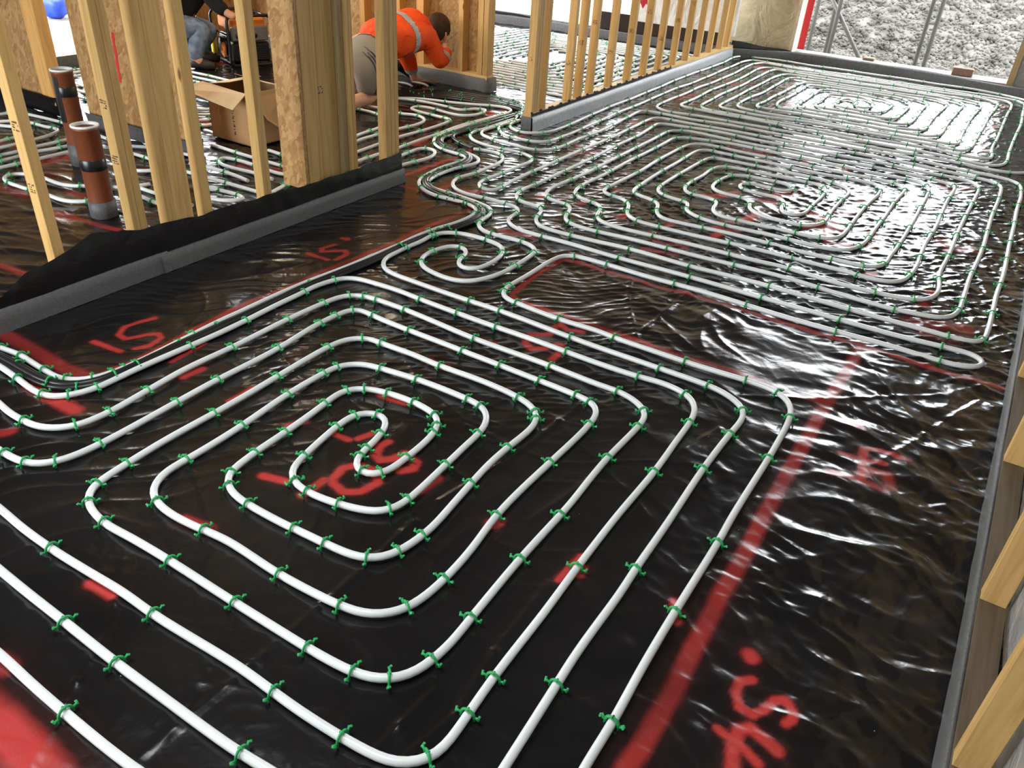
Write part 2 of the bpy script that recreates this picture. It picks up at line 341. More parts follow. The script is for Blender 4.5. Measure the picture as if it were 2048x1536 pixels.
# ------------------------------------------------------------------ floor positions traced from image pixels (metres, x to the right, y into the room)
TR = {
 'P1': [(-3.028,1.169),(-2.856,1.183),(-2.748,1.198),(-2.678,1.193),(-2.586,1.19),(-2.529,1.187),(-2.477,1.198),(-2.44,1.222),(-2.415,1.253),(-2.393,1.317),(-2.384,1.411),(-2.401,1.655),(-2.41,1.8),(-2.407,1.961),(-2.405,2.133),(-2.402,2.292),(-2.377,2.553),(-2.36,2.852),(-2.365,3.011),(-2.36,3.096),(-2.348,3.189),(-2.322,3.278),(-2.311,3.366),(-2.313,3.454),(-2.33,3.523),(-2.37,3.572),(-2.426,3.599),(-2.516,3.608),(-2.674,3.594),(-2.756,3.616),(-2.829,3.659),(-2.891,3.728),(-2.926,3.813),(-2.954,3.964),(-2.956,4.09),(-2.941,4.191),(-2.941,4.281),(-2.957,4.328),(-3.007,4.358),(-3.08,4.368),(-3.183,4.384),(-3.268,4.419),(-3.335,4.474),(-3.394,4.558),(-3.416,4.665),(-3.431,4.841),(-3.438,5.013),(-3.429,5.189),(-3.42,5.373),(-3.418,5.532),(-3.437,5.653),(-3.489,5.72),(-3.555,5.724),(-3.663,5.685),(-3.765,5.628),(-3.922,5.563),(-4.136,5.489),(-4.244,5.425),(-4.35,5.338),(-4.438,5.27)],
 'P2': [(-2.915,1.109),(-2.732,1.113),(-2.665,1.108),(-2.605,1.104),(-2.516,1.095),(-2.447,1.097),(-2.411,1.113),(-2.381,1.147),(-2.365,1.178),(-2.35,1.222),(-2.347,1.289),(-2.347,1.378),(-2.344,1.459),(-2.339,1.594),(-2.336,1.67),(-2.333,1.845),(-2.336,2.023),(-2.338,2.181),(-2.344,2.272),(-2.331,2.356),(-2.31,2.415),(-2.267,2.45),(-2.203,2.461),(-2.15,2.464),(-2.03,2.468),(-1.903,2.461),(-1.717,2.458),(-1.5,2.453),(-1.341,2.453),(-1.179,2.452),(-1.015,2.452),(-0.858,2.456),(-0.779,2.467),(-0.714,2.46),(-0.665,2.446),(-0.628,2.416),(-0.603,2.37),(-0.593,2.323),(-0.589,2.261),(-0.587,2.144),(-0.581,1.944),(-0.588,1.665),(-0.587,1.446),(-0.581,1.25),(-0.581,1.019),(-0.576,0.905),(-0.573,0.854),(-0.573,0.813),(-0.579,0.786),(-0.597,0.759),(-0.621,0.739),(-0.651,0.725),(-0.696,0.718),(-0.775,0.711),(-0.88,0.708),(-0.958,0.71),(-1.077,0.714),(-1.361,0.702),(-1.476,0.704),(-1.588,0.699),(-1.758,0.694),(-1.895,0.696),(-2.013,0.704),(-2.221,0.708)],
 'N1': [(-2.727,1.007),(-2.506,0.984),(-2.433,0.974),(-2.359,0.976),(-2.306,0.98),(-2.266,0.997),(-2.228,1.025),(-2.202,1.065),(-2.189,1.163),(-2.201,1.326),(-2.217,1.495),(-2.211,1.699),(-2.208,1.977),(-2.202,2.166),(-2.194,2.246),(-2.173,2.301),(-2.113,2.337),(-2.057,2.344),(-1.893,2.342),(-1.526,2.319),(-1.179,2.316),(-0.954,2.312),(-0.882,2.316),(-0.826,2.304),(-0.78,2.281),(-0.743,2.246),(-0.729,2.21),(-0.726,2.137),(-0.734,1.924),(-0.732,1.785),(-0.727,1.676),(-0.726,1.602),(-0.727,1.521),(-0.728,1.367),(-0.726,1.25),(-0.723,1.131),(-0.72,1.04),(-0.728,0.97),(-0.738,0.93),(-0.753,0.903),(-0.775,0.88),(-0.801,0.863),(-0.83,0.853),(-0.866,0.846),(-0.928,0.841),(-0.985,0.839),(-1.093,0.839),(-1.221,0.839),(-1.466,0.839),(-1.639,0.835),(-1.726,0.83),(-1.784,0.838),(-1.834,0.851),(-1.863,0.867),(-1.885,0.886),(-1.9,0.917),(-1.906,0.961),(-1.91,1.02),(-1.916,1.163),(-1.916,1.358),(-1.923,1.642),(-1.926,1.906),(-1.921,1.969),(-1.904,2.013),(-1.866,2.053),(-1.831,2.065),(-1.788,2.063),(-1.647,2.069),(-1.511,2.06),(-1.326,2.068),(-1.216,2.066),(-1.151,2.058),(-1.096,2.043),(-1.053,2.013),(-1.032,1.983),(-1.019,1.934),(-1.018,1.87),(-1.023,1.791),(-1.025,1.675),(-1.018,1.568),(-1.007,1.441),(-0.998,1.345),(-1,1.289),(-1.006,1.241),(-1.015,1.205),(-1.028,1.174),(-1.05,1.15),(-1.075,1.134),(-1.111,1.125),(-1.189,1.118),(-1.283,1.114),(-1.317,1.111),(-1.487,1.11),(-1.544,1.115),(-1.592,1.133),(-1.616,1.152),(-1.633,1.175),(-1.64,1.218),(-1.646,1.285),(-1.652,1.423),(-1.668,1.623),(-1.675,1.693),(-1.664,1.735),(-1.613,1.777),(-1.537,1.798),(-1.425,1.807),(-1.337,1.796),(-1.311,1.785),(-1.281,1.749),(-1.262,1.688),(-1.255,1.541),(-1.257,1.468),(-1.27,1.431),(-1.292,1.412),(-1.323,1.405),(-1.357,1.423),(-1.376,1.458),(-1.385,1.513),(-1.397,1.589),(-1.419,1.646),(-1.443,1.675),(-1.477,1.683),(-1.516,1.665),(-1.542,1.631),(-1.545,1.588),(-1.541,1.53),(-1.516,1.375),(-1.502,1.31),(-1.48,1.275),(-1.439,1.253),(-1.377,1.247),(-1.268,1.263),(-1.19,1.287),(-1.151,1.31),(-1.133,1.344),(-1.125,1.391),(-1.133,1.596),(-1.141,1.713),(-1.144,1.79),(-1.158,1.855),(-1.185,1.902),(-1.228,1.932),(-1.284,1.937),(-1.503,1.933),(-1.664,1.915),(-1.735,1.902),(-1.776,1.87),(-1.802,1.832),(-1.808,1.751),(-1.807,1.589),(-1.79,1.352),(-1.787,1.147),(-1.788,1.079),(-1.769,1.021),(-1.742,0.99),(-1.709,0.971),(-1.646,0.958),(-1.579,0.958),(-1.494,0.967),(-1.43,0.976),(-1.351,0.975),(-1.21,0.968),(-1.019,0.977),(-0.951,0.991),(-0.916,1.01),(-0.89,1.037),(-0.871,1.071),(-0.859,1.125),(-0.854,1.206),(-0.857,1.317),(-0.875,1.48),(-0.878,1.606),(-0.874,1.799),(-0.868,2.049),(-0.875,2.123),(-0.892,2.161),(-0.927,2.186),(-1.003,2.195),(-1.15,2.202),(-1.334,2.206),(-1.496,2.205),(-1.766,2.211),(-1.964,2.221),(-2.037,2.227),(-2.071,2.2),(-2.08,2.134),(-2.086,2.035),(-2.069,1.775),(-2.07,1.513),(-2.064,1.333),(-2.061,1.046),(-2.067,0.972),(-2.074,0.936),(-2.086,0.909),(-2.106,0.882),(-2.135,0.861),(-2.173,0.851),(-2.223,0.848),(-2.263,0.846),(-2.479,0.859)],
 'P6': [(-1.679,0.433),(-1.539,0.435),(-1.415,0.43),(-1.279,0.428),(-1.062,0.43),(-0.846,0.449),(-0.644,0.47),(-0.498,0.492),(-0.385,0.547),(-0.324,0.647),(-0.302,0.791),(-0.305,0.95),(-0.303,1.071),(-0.307,1.237),(-0.307,1.447),(-0.303,1.774),(-0.305,1.876),(-0.3,2.24),(-0.302,2.453),(-0.306,2.526),(-0.319,2.592),(-0.342,2.636),(-0.387,2.67),(-0.431,2.684),(-0.528,2.685),(-0.761,2.676),(-1.076,2.676),(-1.141,2.686),(-1.324,2.682),(-1.55,2.695),(-1.612,2.702),(-1.656,2.738),(-1.672,2.798),(-1.67,2.974),(-1.668,3.211),(-1.652,3.289),(-1.613,3.321),(-1.48,3.336),(-1.207,3.339),(-0.982,3.343),(-0.756,3.338),(-0.309,3.333),(-0.091,3.343),(0.132,3.345),(0.188,3.357),(0.231,3.386),(0.248,3.429),(0.238,3.462),(0.208,3.485),(0.125,3.484),(-0.026,3.47),(-0.268,3.464),(-0.636,3.46),(-0.899,3.467),(-1.338,3.453),(-1.651,3.457),(-1.95,3.445),(-1.998,3.452),(-2.054,3.47),(-2.11,3.51),(-2.137,3.547),(-2.147,3.589),(-2.144,3.643),(-2.163,3.7),(-2.196,3.736),(-2.266,3.74),(-2.4,3.746),(-2.551,3.739),(-2.658,3.777),(-2.712,3.827),(-2.755,3.93),(-2.73,4.073),(-2.733,4.225),(-2.738,4.381),(-2.774,4.5),(-2.856,4.565),(-2.966,4.558),(-3.042,4.535)],
 'MID': [(-3.245,5.398),(-3.253,5.179),(-3.265,5.026),(-3.258,4.955),(-3.196,4.882),(-3.041,4.831),(-2.877,4.813),(-2.731,4.817),(-2.683,4.846),(-2.634,4.909),(-2.619,5.027),(-2.623,5.294),(-2.614,5.553),(-2.616,5.839),(-2.643,6.166),(-2.653,6.418),(-2.643,6.478),(-2.581,6.517),(-2.502,6.525),(-2.167,6.537),(-1.978,6.568),(-1.691,6.593),(-1.329,6.598),(-0.948,6.617),(-0.556,6.629),(-0.116,6.573),(0.091,6.56),(0.158,6.547),(0.218,6.497),(0.242,6.39),(0.248,6.27),(0.252,6.127),(0.246,5.882),(0.248,5.438),(0.247,5.046),(0.249,4.547),(0.239,4.254),(0.238,3.828),(0.235,3.737),(0.227,3.668),(0.201,3.625),(0.143,3.608),(0.033,3.602),(-0.134,3.601),(-0.364,3.606),(-0.655,3.608),(-0.907,3.607),(-1.133,3.591),(-1.479,3.593),(-1.649,3.573),(-1.906,3.559),(-1.955,3.574),(-1.995,3.609),(-2.022,3.656),(-2.044,3.72),(-2.055,3.773),(-2.08,3.816),(-2.119,3.837),(-2.174,3.833),(-2.254,3.853),(-2.299,3.893),(-2.321,3.945),(-2.332,4.032),(-2.328,4.15),(-2.328,4.293),(-2.322,4.755),(-2.332,5.268),(-2.338,5.766),(-2.355,6.016),(-2.367,6.133),(-2.352,6.191),(-2.3,6.222),(-2.189,6.246),(-1.958,6.285),(-1.506,6.287),(-1.087,6.301),(-0.737,6.321),(-0.385,6.309),(-0.159,6.317),(-0.097,6.314),(-0.039,6.265),(-0.008,6.193),(0,6.103),(-0.004,5.912),(-0.016,5.475),(-0.023,5.102),(-0.023,4.674),(-0.032,4.412),(-0.029,4.295),(-0.01,4.16),(-0.012,4.044),(-0.042,3.964),(-0.112,3.908),(-0.193,3.891),(-0.418,3.865),(-0.726,3.895),(-0.895,3.878),(-1.381,3.857),(-1.594,3.836),(-1.659,3.839),(-1.728,3.86),(-1.779,3.918),(-1.797,3.978),(-1.816,4.048),(-1.843,4.09),(-1.884,4.112),(-1.954,4.119),(-2.038,4.163),(-2.073,4.204),(-2.088,4.264),(-2.098,4.41),(-2.093,4.59),(-2.096,5.14),(-2.092,5.662),(-2.096,5.808),(-2.078,5.884),(-2.019,5.942),(-1.961,5.96),(-1.755,6.008),(-1.267,6.024),(-0.808,6.011),(-0.553,6.016),(-0.379,6.013),(-0.322,5.966),(-0.288,5.899),(-0.276,5.814),(-0.273,5.56),(-0.271,5.044),(-0.277,4.578),(-0.287,4.409),(-0.286,4.326),(-0.308,4.241),(-0.371,4.181),(-0.45,4.173),(-0.674,4.164),(-0.804,4.17),(-1.088,4.163),(-1.367,4.141),(-1.48,4.148),(-1.524,4.194),(-1.555,4.244),(-1.573,4.317),(-1.611,4.376),(-1.729,4.413),(-1.775,4.434),(-1.805,4.469),(-1.817,4.547),(-1.826,4.779),(-1.83,5.247),(-1.831,5.557),(-1.819,5.655),(-1.77,5.72),(-1.678,5.72),(-1.428,5.72),(-0.995,5.714),(-0.696,5.739),(-0.608,5.735),(-0.569,5.7),(-0.547,5.625),(-0.542,5.511),(-0.557,5.309),(-0.565,4.887),(-0.564,4.679),(-0.574,4.533),(-0.617,4.458),(-0.693,4.432),(-0.923,4.422),(-1.123,4.405),(-1.239,4.41),(-1.284,4.459),(-1.306,4.53),(-1.313,4.604),(-1.337,4.654),(-1.433,4.678),(-1.52,4.674),(-1.565,4.722),(-1.582,4.772),(-1.59,4.845),(-1.581,5.087),(-1.587,5.228),(-1.57,5.35),(-1.533,5.399),(-1.447,5.418),(-1.202,5.436),(-1.011,5.453),(-0.889,5.439),(-0.847,5.369),(-0.831,5.317),(-0.828,5.155),(-0.834,5.003),(-0.836,4.806),(-0.85,4.749),(-0.889,4.715),(-0.935,4.719),(-0.964,4.761),(-0.98,4.828),(-0.984,4.895),(-1.002,4.951),(-1.046,4.985),(-1.147,4.982),(-1.259,4.985),(-1.301,5.013),(-1.319,5.049),(-1.314,5.095),(-1.272,5.132),(-1.211,5.148),(-1.114,5.142),(-1.061,5.15),(-1.025,5.183),(-1.012,5.246),(-1.04,5.288),(-1.141,5.306),(-1.262,5.294),(-1.324,5.295),(-1.384,5.268),(-1.432,5.225),(-1.453,5.134),(-1.461,5.029),(-1.456,4.939),(-1.437,4.877),(-1.396,4.836),(-1.333,4.817),(-1.26,4.82),(-1.205,4.819),(-1.168,4.792),(-1.148,4.738),(-1.136,4.679),(-1.107,4.636),(-1.059,4.6),(-1,4.574),(-0.872,4.568),(-0.78,4.576),(-0.715,4.673),(-0.701,4.748),(-0.712,4.947),(-0.707,5.224),(-0.703,5.38),(-0.714,5.462),(-0.752,5.521),(-0.897,5.57),(-1.1,5.573),(-1.356,5.58),(-1.524,5.565),(-1.621,5.556),(-1.668,5.544),(-1.692,5.505),(-1.704,5.428),(-1.714,5.185),(-1.715,4.866),(-1.71,4.67),(-1.698,4.603),(-1.665,4.557),(-1.597,4.52),(-1.529,4.507),(-1.469,4.501),(-1.439,4.458),(-1.422,4.371),(-1.357,4.318),(-1.26,4.285),(-1.06,4.285),(-0.84,4.297),(-0.661,4.3),(-0.547,4.324),(-0.502,4.361),(-0.464,4.429),(-0.439,4.533),(-0.433,4.843),(-0.427,5.095),(-0.426,5.424),(-0.416,5.649),(-0.415,5.758),(-0.445,5.812),(-0.486,5.845),(-0.579,5.86),(-0.841,5.857),(-1.134,5.85),(-1.295,5.846),(-1.626,5.858),(-1.79,5.862),(-1.869,5.841),(-1.921,5.772),(-1.947,5.656),(-1.954,5.258),(-1.944,4.942),(-1.948,4.681),(-1.953,4.463),(-1.956,4.384),(-1.941,4.334),(-1.913,4.311),(-1.806,4.297),(-1.757,4.27),(-1.715,4.215),(-1.68,4.112),(-1.638,4.042),(-1.556,3.998),(-1.486,3.998),(-1.15,4.015),(-0.768,4.043),(-0.455,4.048),(-0.344,4.038),(-0.25,4.047),(-0.187,4.098),(-0.158,4.213),(-0.146,4.383),(-0.152,4.566),(-0.155,4.773),(-0.144,5.101),(-0.15,5.644),(-0.14,5.991),(-0.145,6.069),(-0.172,6.115),(-0.216,6.133),(-0.342,6.165),(-0.662,6.162),(-1.205,6.136),(-1.785,6.131),(-2.024,6.137),(-2.113,6.131),(-2.15,6.095),(-2.198,6.047),(-2.21,5.953),(-2.2,5.688),(-2.203,5.375),(-2.197,4.934),(-2.201,4.423),(-2.217,4.199),(-2.21,4.106),(-2.184,4.043),(-2.133,3.995),(-2.022,3.978),(-1.983,3.967),(-1.956,3.936),(-1.935,3.878),(-1.917,3.81),(-1.89,3.75),(-1.835,3.717),(-1.769,3.705),(-1.514,3.724),(-1.285,3.731),(-0.822,3.761),(-0.662,3.763),(-0.355,3.746),(-0.152,3.737),(-0.025,3.761),(0.022,3.773),(0.07,3.812),(0.102,3.926),(0.106,4.077),(0.105,4.367),(0.123,4.913),(0.12,5.559),(0.13,6.019),(0.127,6.245),(0.114,6.346),(0.08,6.387),(-0.061,6.437),(-0.333,6.451),(-0.701,6.474),(-1.233,6.437),(-1.925,6.403),(-2.13,6.393),(-2.321,6.38),(-2.419,6.372),(-2.46,6.33),(-2.476,6.245),(-2.47,5.879),(-2.461,5.605),(-2.469,5.172),(-2.475,4.689),(-2.472,4.438),(-2.47,4.098),(-2.454,3.948),(-2.462,3.904),(-2.489,3.88),(-2.539,3.884),(-2.594,3.934),(-2.61,4.023),(-2.605,4.175),(-2.599,4.378),(-2.594,4.546),(-2.62,4.63),(-2.693,4.672),(-2.771,4.695),(-2.929,4.678),(-3.064,4.685),(-3.173,4.72),(-3.257,4.803),(-3.3,4.932),(-3.289,5.062),(-3.278,5.451)],
 'FAR': [(-3.227,5.459),(-3.257,5.321),(-3.247,5.206),(-3.213,5.118),(-3.135,5.038),(-3.048,4.99),(-2.92,4.985),(-2.814,4.998),(-2.763,5.047),(-2.745,5.119),(-2.749,5.246),(-2.744,5.425),(-2.751,5.703),(-2.769,6.201),(-2.771,6.809),(-2.79,7.458),(-2.781,7.756),(-2.77,7.97),(-2.773,8.543),(-2.783,9.132),(-2.781,9.709),(-2.751,9.839),(-2.67,9.89),(-2.502,9.861),(-2.241,9.816),(-1.944,9.823),(-1.425,9.856),(-1.055,9.855),(-0.6,9.893),(-0.167,9.925),(0.016,9.895),(0.094,9.79),(0.118,9.574),(0.117,9.314),(0.13,8.694),(0.117,8.166),(0.109,7.755),(0.107,7.421),(0.11,7.134),(0.092,6.979),(0.038,6.894),(-0.062,6.869),(-0.294,6.894),(-0.514,6.903),(-0.837,6.898),(-1.25,6.903),(-1.836,6.92),(-2.1,6.916),(-2.319,6.916),(-2.42,6.913),(-2.487,6.976),(-2.491,7.107),(-2.488,7.454),(-2.509,7.798),(-2.487,8.218),(-2.488,8.833),(-2.514,9.323),(-2.488,9.481),(-2.398,9.544),(-2.112,9.586),(-1.578,9.643),(-1.065,9.662),(-0.573,9.651),(-0.27,9.684),(-0.159,9.615),(-0.119,9.504),(-0.118,9.297),(-0.142,8.749),(-0.142,8.372),(-0.15,7.946),(-0.154,7.642),(-0.157,7.418),(-0.174,7.286),(-0.208,7.195),(-0.25,7.175),(-0.362,7.201),(-0.58,7.207),(-1.072,7.21),(-1.482,7.185),(-1.861,7.112),(-2.038,7.131),(-2.162,7.158),(-2.216,7.234),(-2.223,7.336),(-2.221,7.682),(-2.233,8.037),(-2.231,8.368),(-2.236,8.783),(-2.225,9.135),(-2.188,9.295),(-2.122,9.332),(-1.93,9.319),(-1.521,9.37),(-1.023,9.395),(-0.637,9.386),(-0.456,9.299),(-0.398,9.179),(-0.402,8.914),(-0.411,8.579),(-0.423,8.161),(-0.42,7.882),(-0.423,7.677),(-0.449,7.543),(-0.508,7.486),(-0.651,7.474),(-0.885,7.463),(-1.291,7.451),(-1.552,7.455),(-1.793,7.438),(-1.917,7.441),(-1.953,7.484),(-1.965,7.582),(-1.951,7.709),(-1.952,8.002),(-1.938,8.424),(-1.937,8.797),(-1.906,8.975),(-1.837,9.052),(-1.462,9.083),(-1.073,9.108),(-0.88,9.093),(-0.74,9.026),(-0.699,8.921),(-0.7,8.632),(-0.696,8.259),(-0.695,7.959),(-0.719,7.815),(-0.786,7.771),(-0.942,7.757),(-1.141,7.752),(-1.356,7.735),(-1.484,7.733),(-1.627,7.745),(-1.668,7.812),(-1.68,7.911),(-1.68,8.263),(-1.684,8.573),(-1.656,8.767),(-1.591,8.806),(-1.397,8.821),(-1.165,8.787),(-1.019,8.73),(-0.967,8.637),(-0.962,8.47),(-0.971,8.24),(-1.011,8.092),(-1.093,8.06),(-1.172,8.058),(-1.272,8.062),(-1.361,8.079),(-1.407,8.143),(-1.415,8.279),(-1.395,8.448),(-1.358,8.518),(-1.295,8.465),(-1.262,8.413),(-1.253,8.278),(-1.219,8.2),(-1.176,8.19),(-1.124,8.245),(-1.115,8.394),(-1.138,8.514),(-1.197,8.63),(-1.332,8.669),(-1.466,8.619),(-1.551,8.589),(-1.559,8.456),(-1.548,8.285),(-1.561,8.124),(-1.553,8.017),(-1.515,7.917),(-1.443,7.883),(-1.213,7.909),(-0.939,7.908),(-0.86,7.939),(-0.834,7.99),(-0.826,8.152),(-0.819,8.592),(-0.826,8.728),(-0.857,8.842),(-0.941,8.965),(-1.03,8.994),(-1.439,8.973),(-1.729,8.925),(-1.827,8.886),(-1.838,8.769),(-1.836,8.157),(-1.846,7.849),(-1.833,7.721),(-1.773,7.592),(-1.687,7.575),(-1.456,7.58),(-1.227,7.589),(-0.973,7.606),(-0.757,7.591),(-0.674,7.628),(-0.57,7.686),(-0.556,7.791),(-0.561,8.07),(-0.558,8.375),(-0.541,8.77),(-0.532,9.038),(-0.563,9.154),(-0.637,9.229),(-0.996,9.224),(-1.485,9.196),(-1.796,9.207),(-1.941,9.154),(-2.038,9.158),(-2.091,9.097),(-2.095,8.586),(-2.088,8.1),(-2.109,7.802),(-2.115,7.535),(-2.099,7.385),(-2.055,7.296),(-1.919,7.255),(-1.804,7.246),(-1.506,7.28),(-1.087,7.283),(-0.692,7.305),(-0.504,7.343),(-0.41,7.352),(-0.299,7.36),(-0.264,7.414),(-0.263,7.557),(-0.271,7.74),(-0.271,8.146),(-0.27,8.618),(-0.248,9.047),(-0.243,9.253),(-0.278,9.396),(-0.365,9.456),(-0.792,9.479),(-1.336,9.469),(-1.967,9.47),(-2.269,9.485),(-2.341,9.484),(-2.374,9.363),(-2.369,8.78),(-2.358,8.362),(-2.36,7.994),(-2.369,7.671),(-2.35,7.398),(-2.35,7.201),(-2.335,7.082),(-2.283,7.005),(-2.189,6.974),(-1.818,6.986),(-1.434,7.003),(-0.991,7.011),(-0.595,7.054),(-0.391,7.077),(-0.164,7.035),(-0.056,7.047),(-0.011,7.09),(0.001,7.209),(-0.013,7.344),(-0.019,7.531),(-0.011,7.782),(-0.007,8.459),(-0.004,9.078),(0.006,9.427),(-0.011,9.648),(-0.062,9.748),(-0.16,9.77),(-0.683,9.767),(-1.284,9.747),(-1.92,9.726),(-2.358,9.764),(-2.576,9.773),(-2.647,9.642),(-2.658,9.452),(-2.632,9.02),(-2.626,8.165),(-2.641,7.878),(-2.634,7.384),(-2.641,7.003),(-2.627,6.775),(-2.568,6.681),(-2.483,6.643),(-2.384,6.647),(-2.192,6.699),(-1.77,6.711),(-1.367,6.745),(-0.975,6.745),(-0.605,6.761),(-0.252,6.776),(-0.047,6.766),(0.078,6.751),(0.184,6.785),(0.276,6.902),(0.333,7.136),(0.339,7.475),(0.338,8.384),(0.345,9.383),(0.3,9.794),(0.151,9.944),(-0.182,10.143),(-0.742,10.168),(-1.481,10.153),(-2.016,10.126),(-2.391,10.135),(-2.596,10.123),(-2.799,10.07),(-2.9,10.043),(-2.95,9.932),(-2.959,9.775),(-2.937,9.429),(-2.937,9.077),(-2.943,8.778),(-2.95,8.155),(-2.929,7.495),(-2.914,6.685),(-2.914,6.345),(-2.896,5.976),(-2.885,5.763),(-2.879,5.41),(-2.888,5.302),(-2.915,5.236),(-2.956,5.195),(-3.015,5.156),(-3.083,5.167),(-3.149,5.201),(-3.2,5.253),(-3.223,5.334),(-3.227,5.459)],
 'KA': [(-3.918,3.68),(-3.811,3.847),(-3.798,4.076),(-3.833,4.254),(-3.845,4.467),(-3.881,4.589),(-3.968,4.705),(-4.13,4.799),(-4.327,4.798),(-4.611,4.687)],
 'K2': [(-4.363,3.412),(-4.146,3.399),(-3.96,3.395),(-3.806,3.396),(-3.617,3.404),(-3.565,3.466),(-3.611,3.636),(-3.733,4.14),(-3.741,4.345),(-3.732,4.58),(-3.713,4.678),(-3.718,4.835),(-3.777,4.943),(-3.901,4.991),(-4.019,4.935),(-4.254,4.944),(-4.441,4.915),(-4.715,4.795)],
 'K3': [(-3.633,3.065),(-3.73,3.077),(-3.876,3.085),(-4.001,3.076),(-4.132,3.062)],
 'K4': [(-3.567,2.709),(-3.546,2.728),(-3.486,2.738),(-3.418,2.799),(-3.408,2.839),(-3.451,2.856),(-3.508,2.861),(-3.692,2.844),(-3.808,2.833)],
 'K5': [(-3.551,3.177),(-3.71,3.185),(-3.824,3.172),(-3.969,3.173),(-4.041,3.204),(-4.079,3.269),(-3.993,3.292),(-3.831,3.289),(-3.668,3.277),(-3.577,3.282),(-3.536,3.332),(-3.532,3.553),(-3.567,3.952),(-3.579,4.153),(-3.59,4.403),(-3.581,4.692),(-3.586,4.967),(-3.617,5.062),(-3.729,5.078),(-3.991,5.101),(-4.057,5.126),(-4.049,5.206),(-3.967,5.244),(-3.78,5.227),(-3.641,5.235),(-3.566,5.335),(-3.569,5.469),(-3.606,5.525),(-3.668,5.508),(-3.749,5.376),(-3.898,5.389),(-4.095,5.379),(-4.279,5.336),(-4.426,5.256)],
 'K6': [(-3.373,2.97),(-3.394,3.066),(-3.425,3.193),(-3.419,3.235),(-3.415,3.431),(-3.421,3.785),(-3.428,3.974),(-3.428,4.198),(-3.436,4.446),(-3.445,4.693),(-3.464,4.887),(-3.448,5.149),(-3.431,5.405),(-3.439,5.58)],
 'K7': [(-3.145,3.397),(-3.169,3.697),(-3.171,3.904),(-3.134,4.161),(-3.164,4.256),(-3.228,4.324),(-3.306,4.299),(-3.302,4.063),(-3.3,3.755),(-3.314,3.497)],
 'K8': [(-3.999,3.571),(-3.787,3.559),(-3.674,3.635),(-3.716,3.794),(-3.782,4.109)],
 'K9': [(-3.944,2.944),(-3.828,2.949),(-3.588,2.961),(-3.451,2.969),(-3.286,2.98)],
 'LA': [(-3.98,2.666),(-4.016,2.564),(-4.095,2.48),(-4.189,2.441),(-4.215,2.407),(-4.266,2.372),(-4.324,2.354),(-4.415,2.353),(-4.504,2.356),(-4.59,2.338),(-4.632,2.311),(-4.66,2.273),(-4.651,2.234),(-4.616,2.206),(-4.544,2.189),(-4.45,2.195),(-4.358,2.199),(-4.211,2.211),(-4.083,2.209),(-4.006,2.246),(-3.974,2.305),(-3.964,2.389)],
 'LB': [(-4.812,2.183),(-4.813,2.295),(-4.812,2.4),(-4.823,2.524),(-4.825,2.578),(-4.833,2.714),(-4.829,2.868)],
 'LC': [(-4.924,2.244),(-4.926,2.36),(-4.937,2.458),(-4.964,2.604),(-4.951,2.72),(-4.946,2.786),(-4.954,2.952)],
 'LD': [(-5.031,2.302),(-5.035,2.422),(-5.032,2.51),(-5.058,2.648),(-5.073,2.868),(-5.085,3.022)],
 'LE': [(-5.18,2.384),(-5.178,2.503),(-5.182,2.589),(-5.211,2.734),(-5.222,2.82),(-5.259,2.901),(-5.304,2.961),(-5.358,2.977),(-5.419,2.952),(-5.595,2.939),(-5.715,2.893),(-5.745,2.825),(-5.889,2.772)],
 'LF': [(-5.307,2.453),(-5.307,2.576),(-5.324,2.655),(-5.329,2.765),(-5.373,2.822),(-5.462,2.856),(-5.566,2.823),(-5.771,2.707)],
 'LG': [(-5.889,2.772),(-5.914,2.921),(-5.898,3.017),(-5.806,3.051),(-5.629,3.076),(-5.434,3.083),(-5.189,3.074),(-4.918,3.052)],
 'LH': [(-4.676,3.046),(-4.6,3.088),(-4.474,3.147),(-4.263,3.168)],
 'LI': [(-4.544,2.96),(-4.407,2.959),(-4.161,2.94),(-3.908,2.951)],
 'LJ': [(-3.974,2.59),(-3.84,2.586),(-3.691,2.589),(-3.539,2.596)],
 'LK': [(-3.852,2.51),(-3.703,2.494),(-3.61,2.494)],
 'LM': [(-4.237,2.764),(-4.179,2.805),(-4.142,2.891)],
 'P6s': [(-3.042,4.535),(-3.162,4.573),(-3.259,4.619),(-3.325,4.681),(-3.353,4.783),(-3.338,4.934),(-3.321,5.131),(-3.315,5.37)],
 'BLK': [(-2.962,1.134),(-2.787,1.144),(-2.687,1.147),(-2.594,1.142),(-2.504,1.144),(-2.43,1.165),(-2.4,1.196),(-2.371,1.242),(-2.368,1.306),(-2.369,1.413),(-2.372,1.502),(-2.371,1.599),(-2.374,1.77),(-2.37,1.927),(-2.37,2.093),(-2.37,2.278),(-2.351,2.524),(-2.334,2.681),(-2.336,2.897),(-2.329,3.068),(-2.29,3.248),(-2.271,3.351),(-2.264,3.446),(-2.289,3.537),(-2.34,3.599),(-2.418,3.617),(-2.572,3.627),(-2.711,3.644),(-2.812,3.699),(-2.87,3.76),(-2.912,3.866),(-2.914,4),(-2.902,4.169),(-2.908,4.297),(-2.939,4.36),(-3.026,4.404),(-3.143,4.422),(-3.27,4.468),(-3.345,4.534),(-3.377,4.648),(-3.383,4.812),(-3.37,5.102),(-3.351,5.354)],
